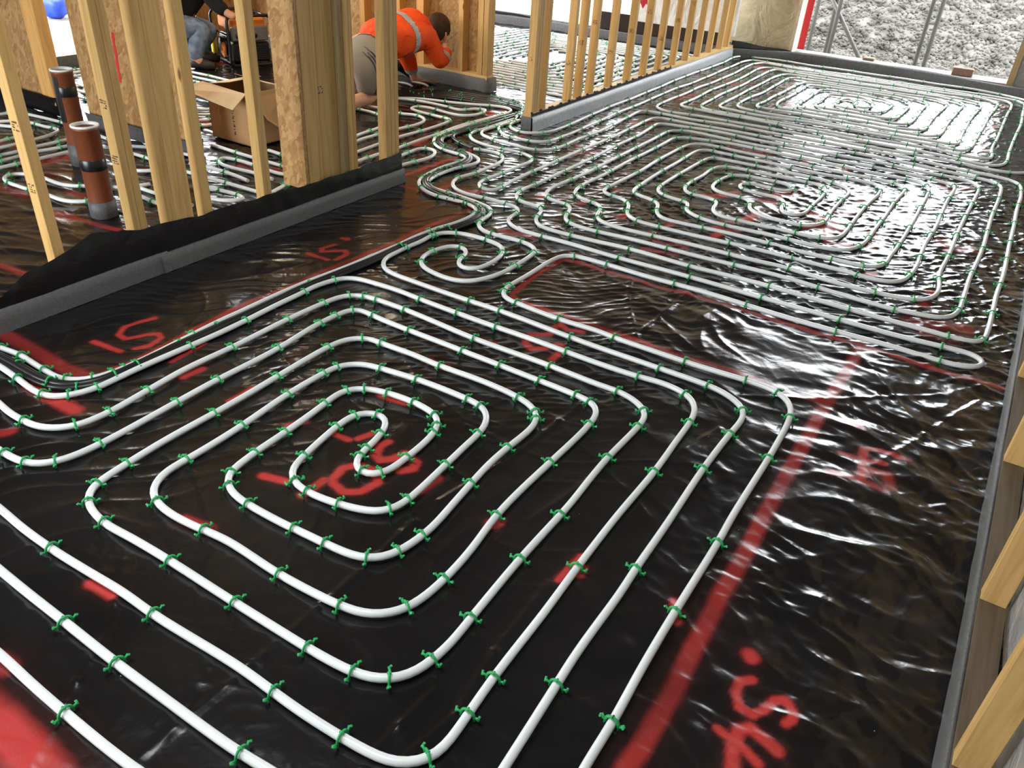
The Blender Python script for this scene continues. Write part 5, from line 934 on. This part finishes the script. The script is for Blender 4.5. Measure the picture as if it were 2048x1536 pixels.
# ------------------------------------------------------------------ outside: ground, spoil heap, scaffold
gx = np.linspace(-16, 6, 90); gy = np.linspace(10.7, 32, 110)
GX, GY = np.meshgrid(gx, gy)
GZ = -.13 + .03 * perlin(GX, GY, 101) + .30 * np.clip(np.minimum(GY, 16.3) - 12.3 + .35 * perlin(GX * .6, GY * .6, 102) + .10 * np.clip(-GX - 2.6, 0, 9), 0, 99) * sstep(12, 13.2, GY) * sstep(-4.2, -3.0, GX)
GZ += sstep(12.2, 13.2, GY) * sstep(-4.2, -3.0, GX) * (.07 * perlin(GX * 3.1, GY * 3.1, 103) + .05 * perlin(GX * 7, GY * 7, 104))
mb = MB(); vv = [[mb.bm.verts.new((GX[j, i], GY[j, i], GZ[j, i])) for i in range(90)] for j in range(110)]
for j in range(109):
    for i in range(89):
        f = mb.bm.faces.new((vv[j][i], vv[j][i + 1], vv[j + 1][i + 1], vv[j + 1][i])); f.smooth = True
        if gy[j] > 12.3 and gx[i] > -3.9: f.material_index = 1
go = struct(mb.build('ground_outside', M['ext_ground'])); go.data.materials.append(M['stone'])
struct(MB().box(-30, -7.55, -8, 32, -.25, -.13).build('ground_side', M['ext_ground']))
struct(MB().box(-8, 4, -12, -2.25, -.2, -.06).build('ground_front', M['ext_ground']))
def stone_bm(seed):
    b = bmesh.new(); bmesh.ops.create_icosphere(b, subdivisions=1, radius=1)
    r = random.Random(seed)
    for v in b.verts: v.co *= r.uniform(.65, 1.15)
    return b
st = MB(); base = [stone_bm(k) for k in range(5)]; tm = []
for b in base:
    q = bpy.data.meshes.new('s'); b.to_mesh(q); b.free(); tm.append(q)
verts = []; faces = []; off = 0
geo = [(np.array([v.co[:] for v in q.vertices]), np.array([p.vertices[:] for p in q.polygons])) for q in tm]
for q in tm: bpy.data.meshes.remove(q)
def ground_z(x, y):
    i = (x + 16) / 22 * 89; j = (y - 10.7) / 21.3 * 109; i0, j0 = int(i), int(j); fi, fj = i - i0, j - j0
    return GZ[j0, i0] * (1 - fi) * (1 - fj) + GZ[j0, i0 + 1] * fi * (1 - fj) + GZ[j0 + 1, i0] * (1 - fi) * fj + GZ[j0 + 1, i0 + 1] * fi * fj
V = []; Fc = []; off = 0; rr = random.Random(5)
for k in range(15000):
    y = 12.15 + 4.6 * rr.random() ** 1.25; x = rr.uniform(-4.0, 1.4 + .2 * (y - 12))
    s = rr.choice((.014, .018, .02, .025, .03, .04)) * rr.uniform(.8, 1.3)
    if rr.random() < .01: s *= 1.8
    A = Matrix.Rotation(rr.uniform(0, 6.3), 3, Vector((rr.uniform(-1, 1), rr.uniform(-1, 1), rr.uniform(-1, 1))).normalized())
    g = geo[rr.randrange(5)]
    P = (g[0] * [s * rr.uniform(.8, 1.4), s, s * rr.uniform(.55, .9)]) @ np.array(A).T + [x, y, ground_z(x, y) + s * .2]
    V.append(P); Fc.append(g[1] + off); off += len(P)
V = np.vstack(V); Fc = np.vstack(Fc)
me = bpy.data.meshes.new('spoil_heap'); me.vertices.add(len(V)); me.vertices.foreach_set('co', V.astype(np.float32).ravel())
me.loops.add(Fc.size); me.loops.foreach_set('vertex_index', Fc.ravel().astype(np.int32)); me.polygons.add(len(Fc)); me.polygons.foreach_set('loop_start', np.arange(0, Fc.size, 3, dtype=np.int32)); me.update()
tag(link('stone_heap', me, M['stone']), 'grey heap of broken stones outside the far opening', 'stone heap', kind='stuff')
GS = 'scaffold tubes outside the far opening'
def pole(a, b, lab):
    tag(MB().tube([a, b], .024, 12).build('scaffold_tube', M['steel'], None, a), lab, 'scaffold tube', GS)
pole((-2.55, 11.72, -.13), (-2.55, 11.72, 4.6), 'upright scaffold tube nearest the left jamb')
pole((-2.26, 11.42, -.12), (-2.36, 11.62, 4.6), 'slightly leaning scaffold tube, second from the left jamb')
pole((-2.20, 11.33, -.13), (-2.20, 11.33, 4.6), 'upright scaffold tube crossed by the diagonal brace')
pole((-1.70, 11.25, -.12), (-2.62, 11.50, .95), 'diagonal scaffold brace sloping down to the right')
pole((-1.16, 11.28, -.13), (-1.16, 11.28, 4.6), 'left tube of the scaffold pair in mid opening')
pole((-1.05, 11.22, -.13), (-1.05, 11.22, 4.6), 'right tube of the scaffold pair in mid opening')
tag(MB().box(-.68, -.47, 10.46, 10.56, .085, .165, .006).build('brick', M['brick'], None, (-.6, 10.5, .085)), 'brown brick on the ledge right of the scaffold pair', 'brick')
tag(MB().box(-1.66, -1.53, 10.60, 10.70, .085, .115, .006).build('brick', M['brick'], None, (-1.6, 10.65, .085)), 'flat brown block under the foot of the diagonal brace', 'brick')
mbb = MB(); mbb.sphere((0, 0, 0), .20, .16, .14, 14, 10)
for v in mbb.bm.verts: v.co += Vector((.03 * math.sin(v.co.z * 31), .03 * math.sin(v.co.x * 27), .02 * math.sin(v.co.y * 33)))
bb = mbb.build('plastic_bag', M['blue_sheet'], None, (0, 0, 0)); bb.location = (-10.3, 6.08, .02); tag(bb, 'blue plastic bag lying outside beyond the strand board wall', 'bag')

# ------------------------------------------------------------------ drain pipes
def drain(x, y, h, r, label, bands, collar):
    e = empty('drain_pipe', (x, y, 0)); tag(e, label, 'drain pipe', 'brown drain pipes')
    mb = MB().lathe([(r, .0), (r, h - .012), (r * 1.04, h - .01), (r * 1.04, h), (r * .93, h), (r * .93, h - .12), (.0, h - .12)], (0, 0, 0)); mb.build('body', M['drain'], e)
    MB().lathe([(r * 1.01, h + .001), (r * 1.08, h + .001), (r * 1.09, h + .010), (r * .98, h + .012), (r * .90, h + .004), (r * .90, h - .01)], (0, 0, 0)).build('rim', M['white_plastic'], e)
    MB().lathe([(r * .9, h - .004), (r * .5, h - .012), (.001, h - .014)], (0, 0, 0)).build('cap', M['drain'], e)
    for z0, z1 in bands: MB().lathe([(r * 1.005, z0), (r * 1.03, z0 + .002), (r * 1.03, z1 - .002), (r * 1.005, z1)], (0, 0, 0)).build('tape_band', M['tape'], e)
    MB().lathe([(r * 1.02, .002), (r * 1.10, .004), (r * 1.10, collar), (r * 1.01, collar + .002)], (0, 0, 0)).build('collar', M['foam_dark'], e)
    return e
d1 = drain(-4.592, 2.662, .535, .056, 'taller brown drain pipe stub, further back, with wide black tape', [(.40, .455)], .13)
MB().lathe([(.0578, .26), (.0585, .27), (.0585, .50), (.0578, .51)], (0, 0, 0), 28).build('tape_patch', M['tape'], d1)
o = d1.children[-1]
bm = bmesh.new(); bm.from_mesh(o.data)
bmesh.ops.delete(bm, geom=[f for f in bm.faces if f.calc_center_median().y > -.006 or f.calc_center_median().x > .022], context='FACES'); bm.to_mesh(o.data); bm.free()
drain(-3.775, 2.240, .452, .060, 'shorter brown drain pipe stub, nearer, with a white ring on top', [(.245, .30)], .085)

# ------------------------------------------------------------------ carton
bx = empty('cardboard_box', (-4.52, 3.567, .012), math.radians(-1)); tag(bx, 'open cardboard carton behind the lone stud', 'box')
Lx, Ly, Hb = .39, .34, .335
mb = MB()
for a in ((0, Lx, 0, .006), (0, Lx, Ly - .006, Ly), (0, .006, 0, Ly), (Lx - .006, Lx, 0, Ly)): mb.box(a[0], a[1], a[2], a[3], 0, Hb)
mb.box(0, Lx, 0, Ly, 0, .006)
carton = mb.build('body', M['cardboard'], bx)
def flapm(p, name, mat):
    mb = MB(); P = [Vector(q) for q in p]; n = (P[1] - P[0]).cross(P[3] - P[0]).normalized() * .004
    a = [mb.bm.verts.new(q) for q in P]; b = [mb.bm.verts.new(q + n) for q in P]
    mb.bm.faces.new(a); mb.bm.faces.new(b[::-1])
    for k in range(len(P)): mb.bm.faces.new((a[k], a[(k + 1) % len(P)], b[(k + 1) % len(P)], b[k]))
    return mb.build(name, M[mat], bx)
flapm([(-.03, 0, Hb + .015), (Lx - .01, 0, Hb), (Lx + .05, -.165, Hb - .06), (-.05, -.175, Hb - .005)], 'flap', 'cardboard_in')
flapm([(.0, Ly, Hb), (.0, .02, Hb), (.17, .05, Hb + .03), (.18, Ly - .03, Hb + .035)], 'flap', 'cardboard_in')
flapm([(.02, Ly, Hb), (Lx, Ly, Hb), (Lx - .02, Ly - .13, Hb + .035), (.05, Ly - .14, Hb + .05)], 'flap', 'cardboard_in')
flapm([(Lx, .02, Hb), (Lx, Ly - .01, Hb), (Lx + .14, Ly - .10, Hb - .29), (Lx + .10, .06, Hb - .15)], 'flap', 'cardboard')
pr = MB()
for k in range(11): pr.box(.225 + .004 * math.sin(k * 2), .238 + .005 * math.sin(k * 3), -.0015, .0, .05 + .017 * k, .05 + .017 * k + (.006 + .008 * (k % 3 == 0)))
pr.build('printed_text', M['print'], carton)
pr = MB()
for k in range(12): pr.box(.095 + .006 * math.sin(k * .9), .10 + .006 * math.sin(k * .9), -.0012, 0, .115 + .01 * k, .115 + .01 * k + .011)
pr.build('paper_scrap', M['cardboard_in'], carton)
tag(MB().tube([(-4.30 + .17 * math.cos(a), 4.32 + .10 * math.sin(a), .02 + .13 * math.sin(a * .5)) for a in np.linspace(0, 5.6, 26)], .004, 6).build('cable', M['metal_black'], None, (-4.3, 4.3, 0)), 'thin black cable looping up behind the carton', 'cable')

# ------------------------------------------------------------------ generator
gen = empty('generator', (-6.19, 5.20, .006), math.atan2(.93, .37)); tag(gen, 'portable generator with black tube frame and orange fuel tank', 'generator')
S1, S2, HG = .42, .44, .43      # along local x (to the right end), local y (to the left end)
fr = MB()
def rr_loop(y):  # rounded upright hoop in the local xz plane
    c = .05; p = []
    for cx, cz, a0 in ((S1 - c, HG - c, 0), (c, HG - c, 90), (c, c + .01, 180), (S1 - c, c + .01, 270)):
        for k in range(6):
            a = math.radians(a0 + 18 * k); p.append((cx + c * math.cos(a), y, cz + c * math.sin(a)))
    return p + [p[0]]
for y in (0, S2): fr.tube(rr_loop(y), .014, 8)
for x in (.03, S1 - .03):
    fr.tube([(x, 0, .02), (x, S2, .02)], .012, 8); fr.tube([(x, 0, HG - .012), (x, S2, HG - .012)], .012, 8)
fr.tube([(0.0, 0, .27), (0, S2, .27)], .009, 8)
fr.build('frame', M['metal_black'], gen)
tank = MB().box(.045, S1 - .045, .05, S2 - .05, .29, .405, .02).build('fuel_tank', M['orange_tank'], gen)
MB().lathe([(.028, .404), (.03, .408), (.03, .42), (.0, .422)], (.12, .2, 0)).build('fuel_cap', M['metal_black'], tank)
en = MB().box(.05, .24, .18, S2 - .03, .03, .25, .02)
for k in range(9): en.box(.04, .05, .20, S2 - .05, .05 + .02 * k, .058 + .02 * k)
en.build('engine', M['metal_black'], gen)
al = MB().box(.04, S1 - .03, .03, .17, .03, .20, .015)
for k in range(7): al.box(.06, S1 - .05, .02, .03, .05 + .02 * k, .061 + .02 * k)
al.build('alternator', M['metal_black'], gen)
cp = MB().box(.04, S1 - .04, .012, .05, .215, .335, .008); panel = cp.build('control_panel', M['grey_panel'], gen)
for k in range(3): MB().lathe([(.02, 0), (.02, .008), (0, .009)], (0, 0, 0)).build('socket', M['metal_black'], panel).matrix_local = Matrix.Translation((.09 + .08 * k, .012, .26)) @ Matrix.Rotation(math.pi / 2, 4, 'X')
rc = MB().lathe([(.085, 0), (.08, .03), (.05, .04), (.0, .04)], (0, 0, 0)); q = rc.build('recoil_starter', M['metal_black'], gen); q.matrix_local = Matrix.Translation((.045, .27, .14)) @ Matrix.Rotation(-math.pi / 2, 4, 'Y')
og = MB().tube([(-.01, .13 + .025 * math.cos(a), .13 + .055 * math.sin(a)) for a in np.linspace(0, 2 * math.pi, 15)], .014, 8); og.build('air_filter_cover', M['orange_tank'], gen)
MB().box(-.02, .03, S2 - .02, S2 + .03, .05, .2, .01).build('funnel', M['yellow'], gen)

# ------------------------------------------------------------------ people
def skin(name, joints, edges, mat, parent=None, sub=2, root=0):
    me = bpy.data.meshes.new(name); me.from_pydata([j[:3] for j in joints], edges, [])
    o = link(name, me, mat, parent)
    m = o.modifiers.new('Skin', 'SKIN'); m.use_smooth_shade = True
    for v, j in zip(me.skin_vertices[0].data, joints):
        r = j[3]; v.radius = (r, r) if not isinstance(r, tuple) else r
    me.skin_vertices[0].data[root].use_root = True
    s = o.modifiers.new('Sub', 'SUBSURF'); s.levels = sub; s.render_levels = sub
    return o
def bake(o):
    dg = bpy.context.evaluated_depsgraph_get(); ev = o.evaluated_get(dg)
    me = bpy.data.meshes.new_from_object(ev); o.modifiers.clear(); o.data = me
    for p in me.polygons: p.use_smooth = True
def chain(n0, n): return [(n0 + i, n0 + i + 1) for i in range(n - 1)]
def hand_joints(base, d, up, L=.17, side=1):
    """fingers as short chains: returns list of (joints) rooted in the palm"""
    d = Vector(d).normalized(); up = Vector(up).normalized(); s = d.cross(up).normalized() * side; b = Vector(base); out = []
    for k, (o_, l) in enumerate(((-.030, .066), (-.010, .078), (.011, .074), (.030, .058))):
        p = b + d * .085 + s * o_
        out.append([(*(b + d * .03 + s * o_ * .6), .011), (*p, .0095), (*(p + d * l * .5 - up * .006), .0085), (*(p + d * l * .95 - up * .022), .0072)])
    out.append([(*(b + d * .02 - s * .02), .012), (*(b + d * .055 - s * .045), .0105), (*(b + d * .088 - s * .055), .0085)])
    return out

# kneeling worker in the orange jacket
w = empty('person', (-4.5, 5.1, .0)); tag(w, 'person kneeling on all fours in orange hi-vis jacket and grey shorts', 'person')
bj = [(-4.5, 5.10, .42, .125), (-4.5, 5.35, .44, .13), (-4.5, 5.62, .455, .14), (-4.49, 5.84, .50, .062), (-4.475, 5.93, .51, .06),
      (-4.33, 5.72, .455, .062), (-4.30, 5.84, .240, .048), (-4.335, 5.985, .315, .034), (-4.38, 6.0, .375, .03),      # right arm bent up to the face
      (-4.66, 5.74, .44, .062), (-4.62, 5.84, .20, .048), (-4.60, 5.87, .045, .034), (-4.58, 5.95, .026, .03),             # left arm propped on the floor
      (-4.38, 5.03, .36, .10), (-4.36, 5.02, .075, .065), (-4.37, 4.74, .055, .055), (-4.37, 4.56, .05, .043), (-4.37, 4.48, .03, .04),
      (-4.63, 5.05, .36, .10), (-4.63, 5.10, .075, .065), (-4.63, 4.82, .055, .055), (-4.63, 4.64, .05, .043), (-4.63, 4.56, .03, .04)]
be = [(0, 1), (1, 2), (2, 3), (3, 4), (2, 5), (5, 6), (6, 7), (7, 8), (2, 9), (9, 10), (10, 11), (11, 12), (0, 13), (13, 14), (14, 15), (15, 16), (16, 17), (0, 18), (18, 19), (19, 20), (20, 21), (21, 22)]
body = skin('body', bj, be, M['skin'], None, 2); bake(body)
bmw = bmesh.new(); bmw.from_mesh(body.data)
# head with brow, nose, mouth and ears, looking down and away along +y
hm = bmesh.new(); bmesh.ops.create_uvsphere(hm, u_segments=24, v_segments=18, radius=1)
for v in hm.verts:
    x, y, z = v.co
    v.co = Vector((x * .076 * (1 - .12 * max(0, -z)), y * .095 + (.012 if y > .5 and abs(z) < .5 else 0), z * .115))
    if y > .75 and abs(x) < .25 and -.35 < z < .1: v.co.y += .024 * (1 - abs(x) * 3)          # nose
    if y > .7 and .05 < z < .25 and .2 < abs(x) < .55: v.co.y -= .008                             # eye sockets
    if y > .7 and -.55 < z < -.45 and abs(x) < .35: v.co.y -= .005                                # mouth line
for s in (-1, 1):
    e = bmesh.ops.create_uvsphere(hm, u_segments=10, v_segments=8, radius=1)
    bmesh.ops.transform(hm, matrix=Matrix.Translation((s * .078, -.005, 0)) @ Matrix.Diagonal((.012, .02, .032, 1)), verts=e['verts'])
HEADM = Matrix.Translation((-4.455, 6.015, .468)) @ Matrix.Rotation(math.radians(-62), 4, 'X') @ Matrix.Rotation(math.radians(-10), 4, 'Z')
bmesh.ops.transform(hm, matrix=HEADM, verts=hm.verts)
tmp = bpy.data.meshes.new('t'); hm.to_mesh(tmp); hm.free(); bmw.from_mesh(tmp); bpy.data.meshes.remove(tmp)
for base, d, up, sd in (((-4.58, 5.93, .024), (.25, 1, -.03), (0, 0, 1), 1), ((-4.375, 5.995, .365), (-.35, .05, 1), (0, 1, -.2), 1)):
    for f in hand_joints(base, d, up, side=sd):
        fo = skin('f', f, chain(0, len(f)), None, None, 1); bake(fo); bmw.from_mesh(fo.data); bpy.data.objects.remove(fo)
    pm = bmesh.ops.create_uvsphere(bmw, u_segments=10, v_segments=8, radius=1)
    dv = Vector(d).normalized(); q = dv.to_track_quat('Y', 'Z').to_matrix().to_4x4()
    bmesh.ops.transform(bmw, matrix=Matrix.Translation(Vector(base) + dv * .05) @ q @ Matrix.Diagonal((.042, .052, .017, 1)), verts=pm['verts'])
for f in bmw.faces: f.smooth = True
bmw.to_mesh(body.data); bmw.free()
body.data.materials.clear(); body.data.materials.append(M['skin'])
def to_child(o, e):
    o.parent = e; o.matrix_parent_inverse = Matrix.Identity(4); o.location = -Vector(e.location)
to_child(body, w)
jk = skin('jacket', [(-4.5, 5.14, .475, (.185, .15)), (-4.5, 5.36, .455, (.19, .175)), (-4.5, 5.56, .445, (.20, .19)), (-4.49, 5.72, .485, (.17, .15)), (-4.48, 5.85, .52, .085), (-4.472, 5.90, .525, .078),
      (-4.33, 5.72, .44, .095), (-4.295, 5.845, .235, .074), (-4.325, 5.965, .295, .060), (-4.345, 5.985, .335, .052),
      (-4.67, 5.73, .42, .095), (-4.625, 5.835, .20, .075), (-4.605, 5.865, .085, .055)],
      [(0, 1), (1, 2), (2, 3), (3, 4), (4, 5), (3, 6), (6, 7), (7, 8), (8, 9), (3, 10), (10, 11), (11, 12)], M['jacket'], None, 2, 2); bake(jk)
def cut_band(src, name, mat, planes, parent, lift=.004):
    """copy of the faces of src between planes (point, axis, half width, radius about point), lifted along the normals"""
    b = bmesh.new(); b.from_mesh(src.data); b.normal_update()
    bmesh.ops.subdivide_edges(b, edges=[e for e in b.edges if any((v.co - Vector(q[0])).length < q[3] + .05 for v in e.verts for q in planes)], cuts=3, use_grid_fill=True)
    keep = set()
    for p, a, hw, rad in planes:
        p = Vector(p); a = Vector(a).normalized()
        for f in b.faces:
            c = f.calc_center_median() - p
            if abs(c.dot(a)) < hw and c.length < rad: keep.add(f)
    bmesh.ops.delete(b, geom=[f for f in b.faces if f not in keep], context='FACES')
    b.normal_update()
    for v in b.verts: v.co += v.normal * lift
    me = bpy.data.meshes.new(name); b.to_mesh(me); b.free()
    for p in me.polygons: p.use_smooth = True
    o = link(name, me, mat, parent); return o
cut_band(jk, 'reflective_band', M['reflective'], [((-4.5, 5.53, .46), (.05, 1, .12), .026, .5)], jk)
cut_band(jk, 'reflective_band', M['reflective'], [((-4.32, 5.93, .27), (0, .9, .6), .024, .10)], jk)
cut_band(jk, 'reflective_band', M['reflective'], [((-4.615, 5.85, .125), (0, .15, -1), .02, .12)], jk)
to_child(jk, w)
sh = skin('shorts', [(-4.5, 5.24, .475, (.165, .135)), (-4.5, 5.07, .42, (.19, .165)), (-4.39, 5.00, .31, .14), (-4.365, 5.01, .13, .118), (-4.61, 5.03, .31, .135), (-4.625, 5.07, .15, .105), (-4.355, 5.0, .075, .10)],
      [(0, 1), (1, 2), (2, 3), (1, 4), (4, 5), (3, 6)], M['shorts'], None, 2, 1); bake(sh)
cut_band(sh, 'waistband', M['shorts_dark'], [((-4.5, 5.17, .50), (0, 1, .35), .03, .4)], sh)
from mathutils.bvhtree import BVHTree
bt = BVHTree.FromObject(sh, bpy.context.evaluated_depsgraph_get())
st3 = MB()
for k in range(3):
    path = []
    for q in range(12):
        z = .44 - .032 * q; hit = bt.ray_cast(Vector((-3.9, 4.955 + .024 * k + .03 * math.sin(q * .28), z)), Vector((-1, 0, 0)))[0]
        if hit: path.append(hit + Vector((.001, 0, 0)))
    if len(path) > 2: st3.tube(path, .0062, 6)
st3.build('side_stripes', M['tape'], sh)
to_child(sh, w)
hb = bmesh.new(); bmesh.ops.create_uvsphere(hb, u_segments=36, v_segments=24, radius=1)
for v in hb.verts:
    x, y, z = v.co
    n = .05 * math.sin(math.atan2(x, y) * 14 + z * 3) + .03 * math.sin(z * 17 + x * 9)
    v.co = Vector((x * (.100 + .012 * n), (y - .08) * (.120 + .02 * n), z * (.136 + .02 * n) + .012))
    if z < -.35: v.co.z -= .02; 
bmesh.ops.delete(hb, geom=[v for v in hb.verts if v.co.y > .062 and v.co.z < .06], context='VERTS')
bmesh.ops.transform(hb, matrix=HEADM, verts=hb.verts)
hme = bpy.data.meshes.new('hair'); hb.to_mesh(hme); hb.free()
for p in hme.polygons: p.use_smooth = True
to_child(link('hair', hme, M['hair']), w)

# crouching worker in jeans beside the generator
w2 = empty('person', (-6.55, 5.0, 0)); tag(w2, 'person crouching in blue jeans and black jacket, hand on the generator', 'person')
bj = [(-6.62, 4.95, .34, .12), (-6.55, 5.06, .52, .12), (-6.46, 5.16, .70, .13), (-6.43, 5.20, .84, .055), (-6.41, 5.23, .90, .055),
      (-6.30, 5.08, .70, .055), (-6.20, 5.10, .54, .042), (-6.07, 5.13, .475, .034), (-6.00, 5.15, .452, .03),
      (-6.58, 5.28, .70, .055), (-6.52, 5.36, .52, .042), (-6.40, 5.40, .42, .034), (-6.32, 5.41, .41, .03),
      (-6.50, 4.90, .34, .085), (-6.30, 5.04, .345, .062), (-6.38, 4.94, .10, .048), (-6.30, 4.98, .035, .045),
      (-6.70, 5.06, .32, .085), (-6.50, 5.30, .30, .062), (-6.62, 5.18, .08, .048), (-6.54, 5.24, .035, .045)]
be = [(0, 1), (1, 2), (2, 3), (3, 4), (2, 5), (5, 6), (6, 7), (7, 8), (2, 9), (9, 10), (10, 11), (11, 12), (0, 13), (13, 14), (14, 15), (15, 16), (0, 17), (17, 18), (18, 19), (19, 20)]
body = skin('body', bj, be, M['skin'], None, 2); bake(body)
bmw = bmesh.new(); bmw.from_mesh(body.data)
hm = bmesh.ops.create_uvsphere(bmw, u_segments=20, v_segments=14, radius=1)
for v in hm['verts']:
    x, y, z = v.co; v.co = Vector((x * .076, y * .095 + (.02 if y > .8 and abs(x) < .25 and -.3 < z < .1 else 0), z * .115))
bmesh.ops.transform(bmw, matrix=Matrix.Translation((-6.37, 5.26, 1.0)) @ Matrix.Rotation(math.radians(-30), 4, 'X') @ Matrix.Rotation(-.9, 4, 'Z'), verts=hm['verts'])
for f in hand_joints((-6.02, 5.145, .452), (1, .25, -.12), (0, 0, 1)):
    fo = skin('f', f, chain(0, len(f)), None, None, 1); bake(fo); bmw.from_mesh(fo.data); bpy.data.objects.remove(fo)
for f in bmw.faces: f.smooth = True
bmw.to_mesh(body.data); bmw.free(); body.data.materials.clear(); body.data.materials.append(M['skin']); to_child(body, w2)
o = skin('jacket', [(-6.61, 4.97, .42, (.17, .15)), (-6.55, 5.06, .54, (.18, .16)), (-6.46, 5.16, .70, (.19, .16)), (-6.43, 5.20, .83, .08),
      (-6.29, 5.07, .70, .085), (-6.19, 5.10, .54, .068), (-6.08, 5.13, .48, .05), (-6.60, 5.28, .70, .085), (-6.52, 5.36, .52, .068), (-6.41, 5.40, .43, .05)],
      [(0, 1), (1, 2), (2, 3), (2, 4), (4, 5), (5, 6), (2, 7), (7, 8), (8, 9)], M['black_cloth'], None, 2, 1); bake(o); to_child(o, w2)
o = skin('jeans', [(-6.62, 4.95, .36, .15), (-6.49, 4.91, .34, .115), (-6.30, 5.04, .335, .092), (-6.36, 4.96, .18, .078), (-6.37, 4.945, .055, .072),
      (-6.70, 5.06, .32, .115), (-6.50, 5.30, .29, .085), (-6.58, 5.21, .16, .07), (-6.61, 5.19, .055, .072)],
      [(0, 1), (1, 2), (2, 3), (3, 4), (0, 5), (5, 6), (6, 7), (7, 8)], M['jeans'], None, 2, 0); bake(o); to_child(o, w2)
for x, y in ((-6.36, 4.95), (-6.60, 5.20)):
    b = MB(); b.tube([(x - .06, y - .04, .045), (x, y, .05), (x + .07, y + .045, .04), (x + .14, y + .09, .032)], [.04, .048, .044, .03], 12); o = b.build('boot', M['dark_boot'], None); to_child(o, w2)
o = MB(); vs = o.sphere((0, 0, 0), .104, .118, .105, 20, 14)
bmesh.ops.delete(o.bm, geom=[v for v in o.bm.verts if v.co.z < -.03 and v.co.y > -.02], context='VERTS')
h = o.build('hair', M['hair'], None); h.data.transform(Matrix.Translation((-6.375, 5.255, 1.035)) @ Matrix.Rotation(-.9, 4, 'Z')); to_child(h, w2)

# ------------------------------------------------------------------ conduit and pipe ends beside the kneeling worker
cm = MB(); pts = []; rad = []
for k in range(150):
    t = k / 149; pts.append((-4.82 + .06 * t, 5.74 + .30 * t, .17 - .12 * t * t)); rad.append(.040 + (.006 if k % 7 < 3 else -.004))
cm.tube(pts, rad, 16); tag(cm.build('corrugated_conduit', M['sleeve'], None, (-4.64, 5.75, .06)), 'black corrugated conduit under the kneeling worker\'s chest', 'conduit')
for k in range(5):
    a0 = (-4.66 + .045 * k, 5.66 + .055 * k)
    tag(MB().tube([(a0[0] - .09 * math.cos(q), a0[1] + .012 * q, .018 + .022 * math.sin(q)) for q in np.linspace(0, 3.0, 14)], .0095, 8).build('pipe_tail', M['pipe' if k % 2 else 'sleeve'], None, (*a0, .02)),
        '%s pipe tail arching up beside the kneeling worker\'s hand' % ('white' if k % 2 else 'black'), 'pipe tail', '%s pipe tails beside the worker' % ('white' if k % 2 else 'black'))
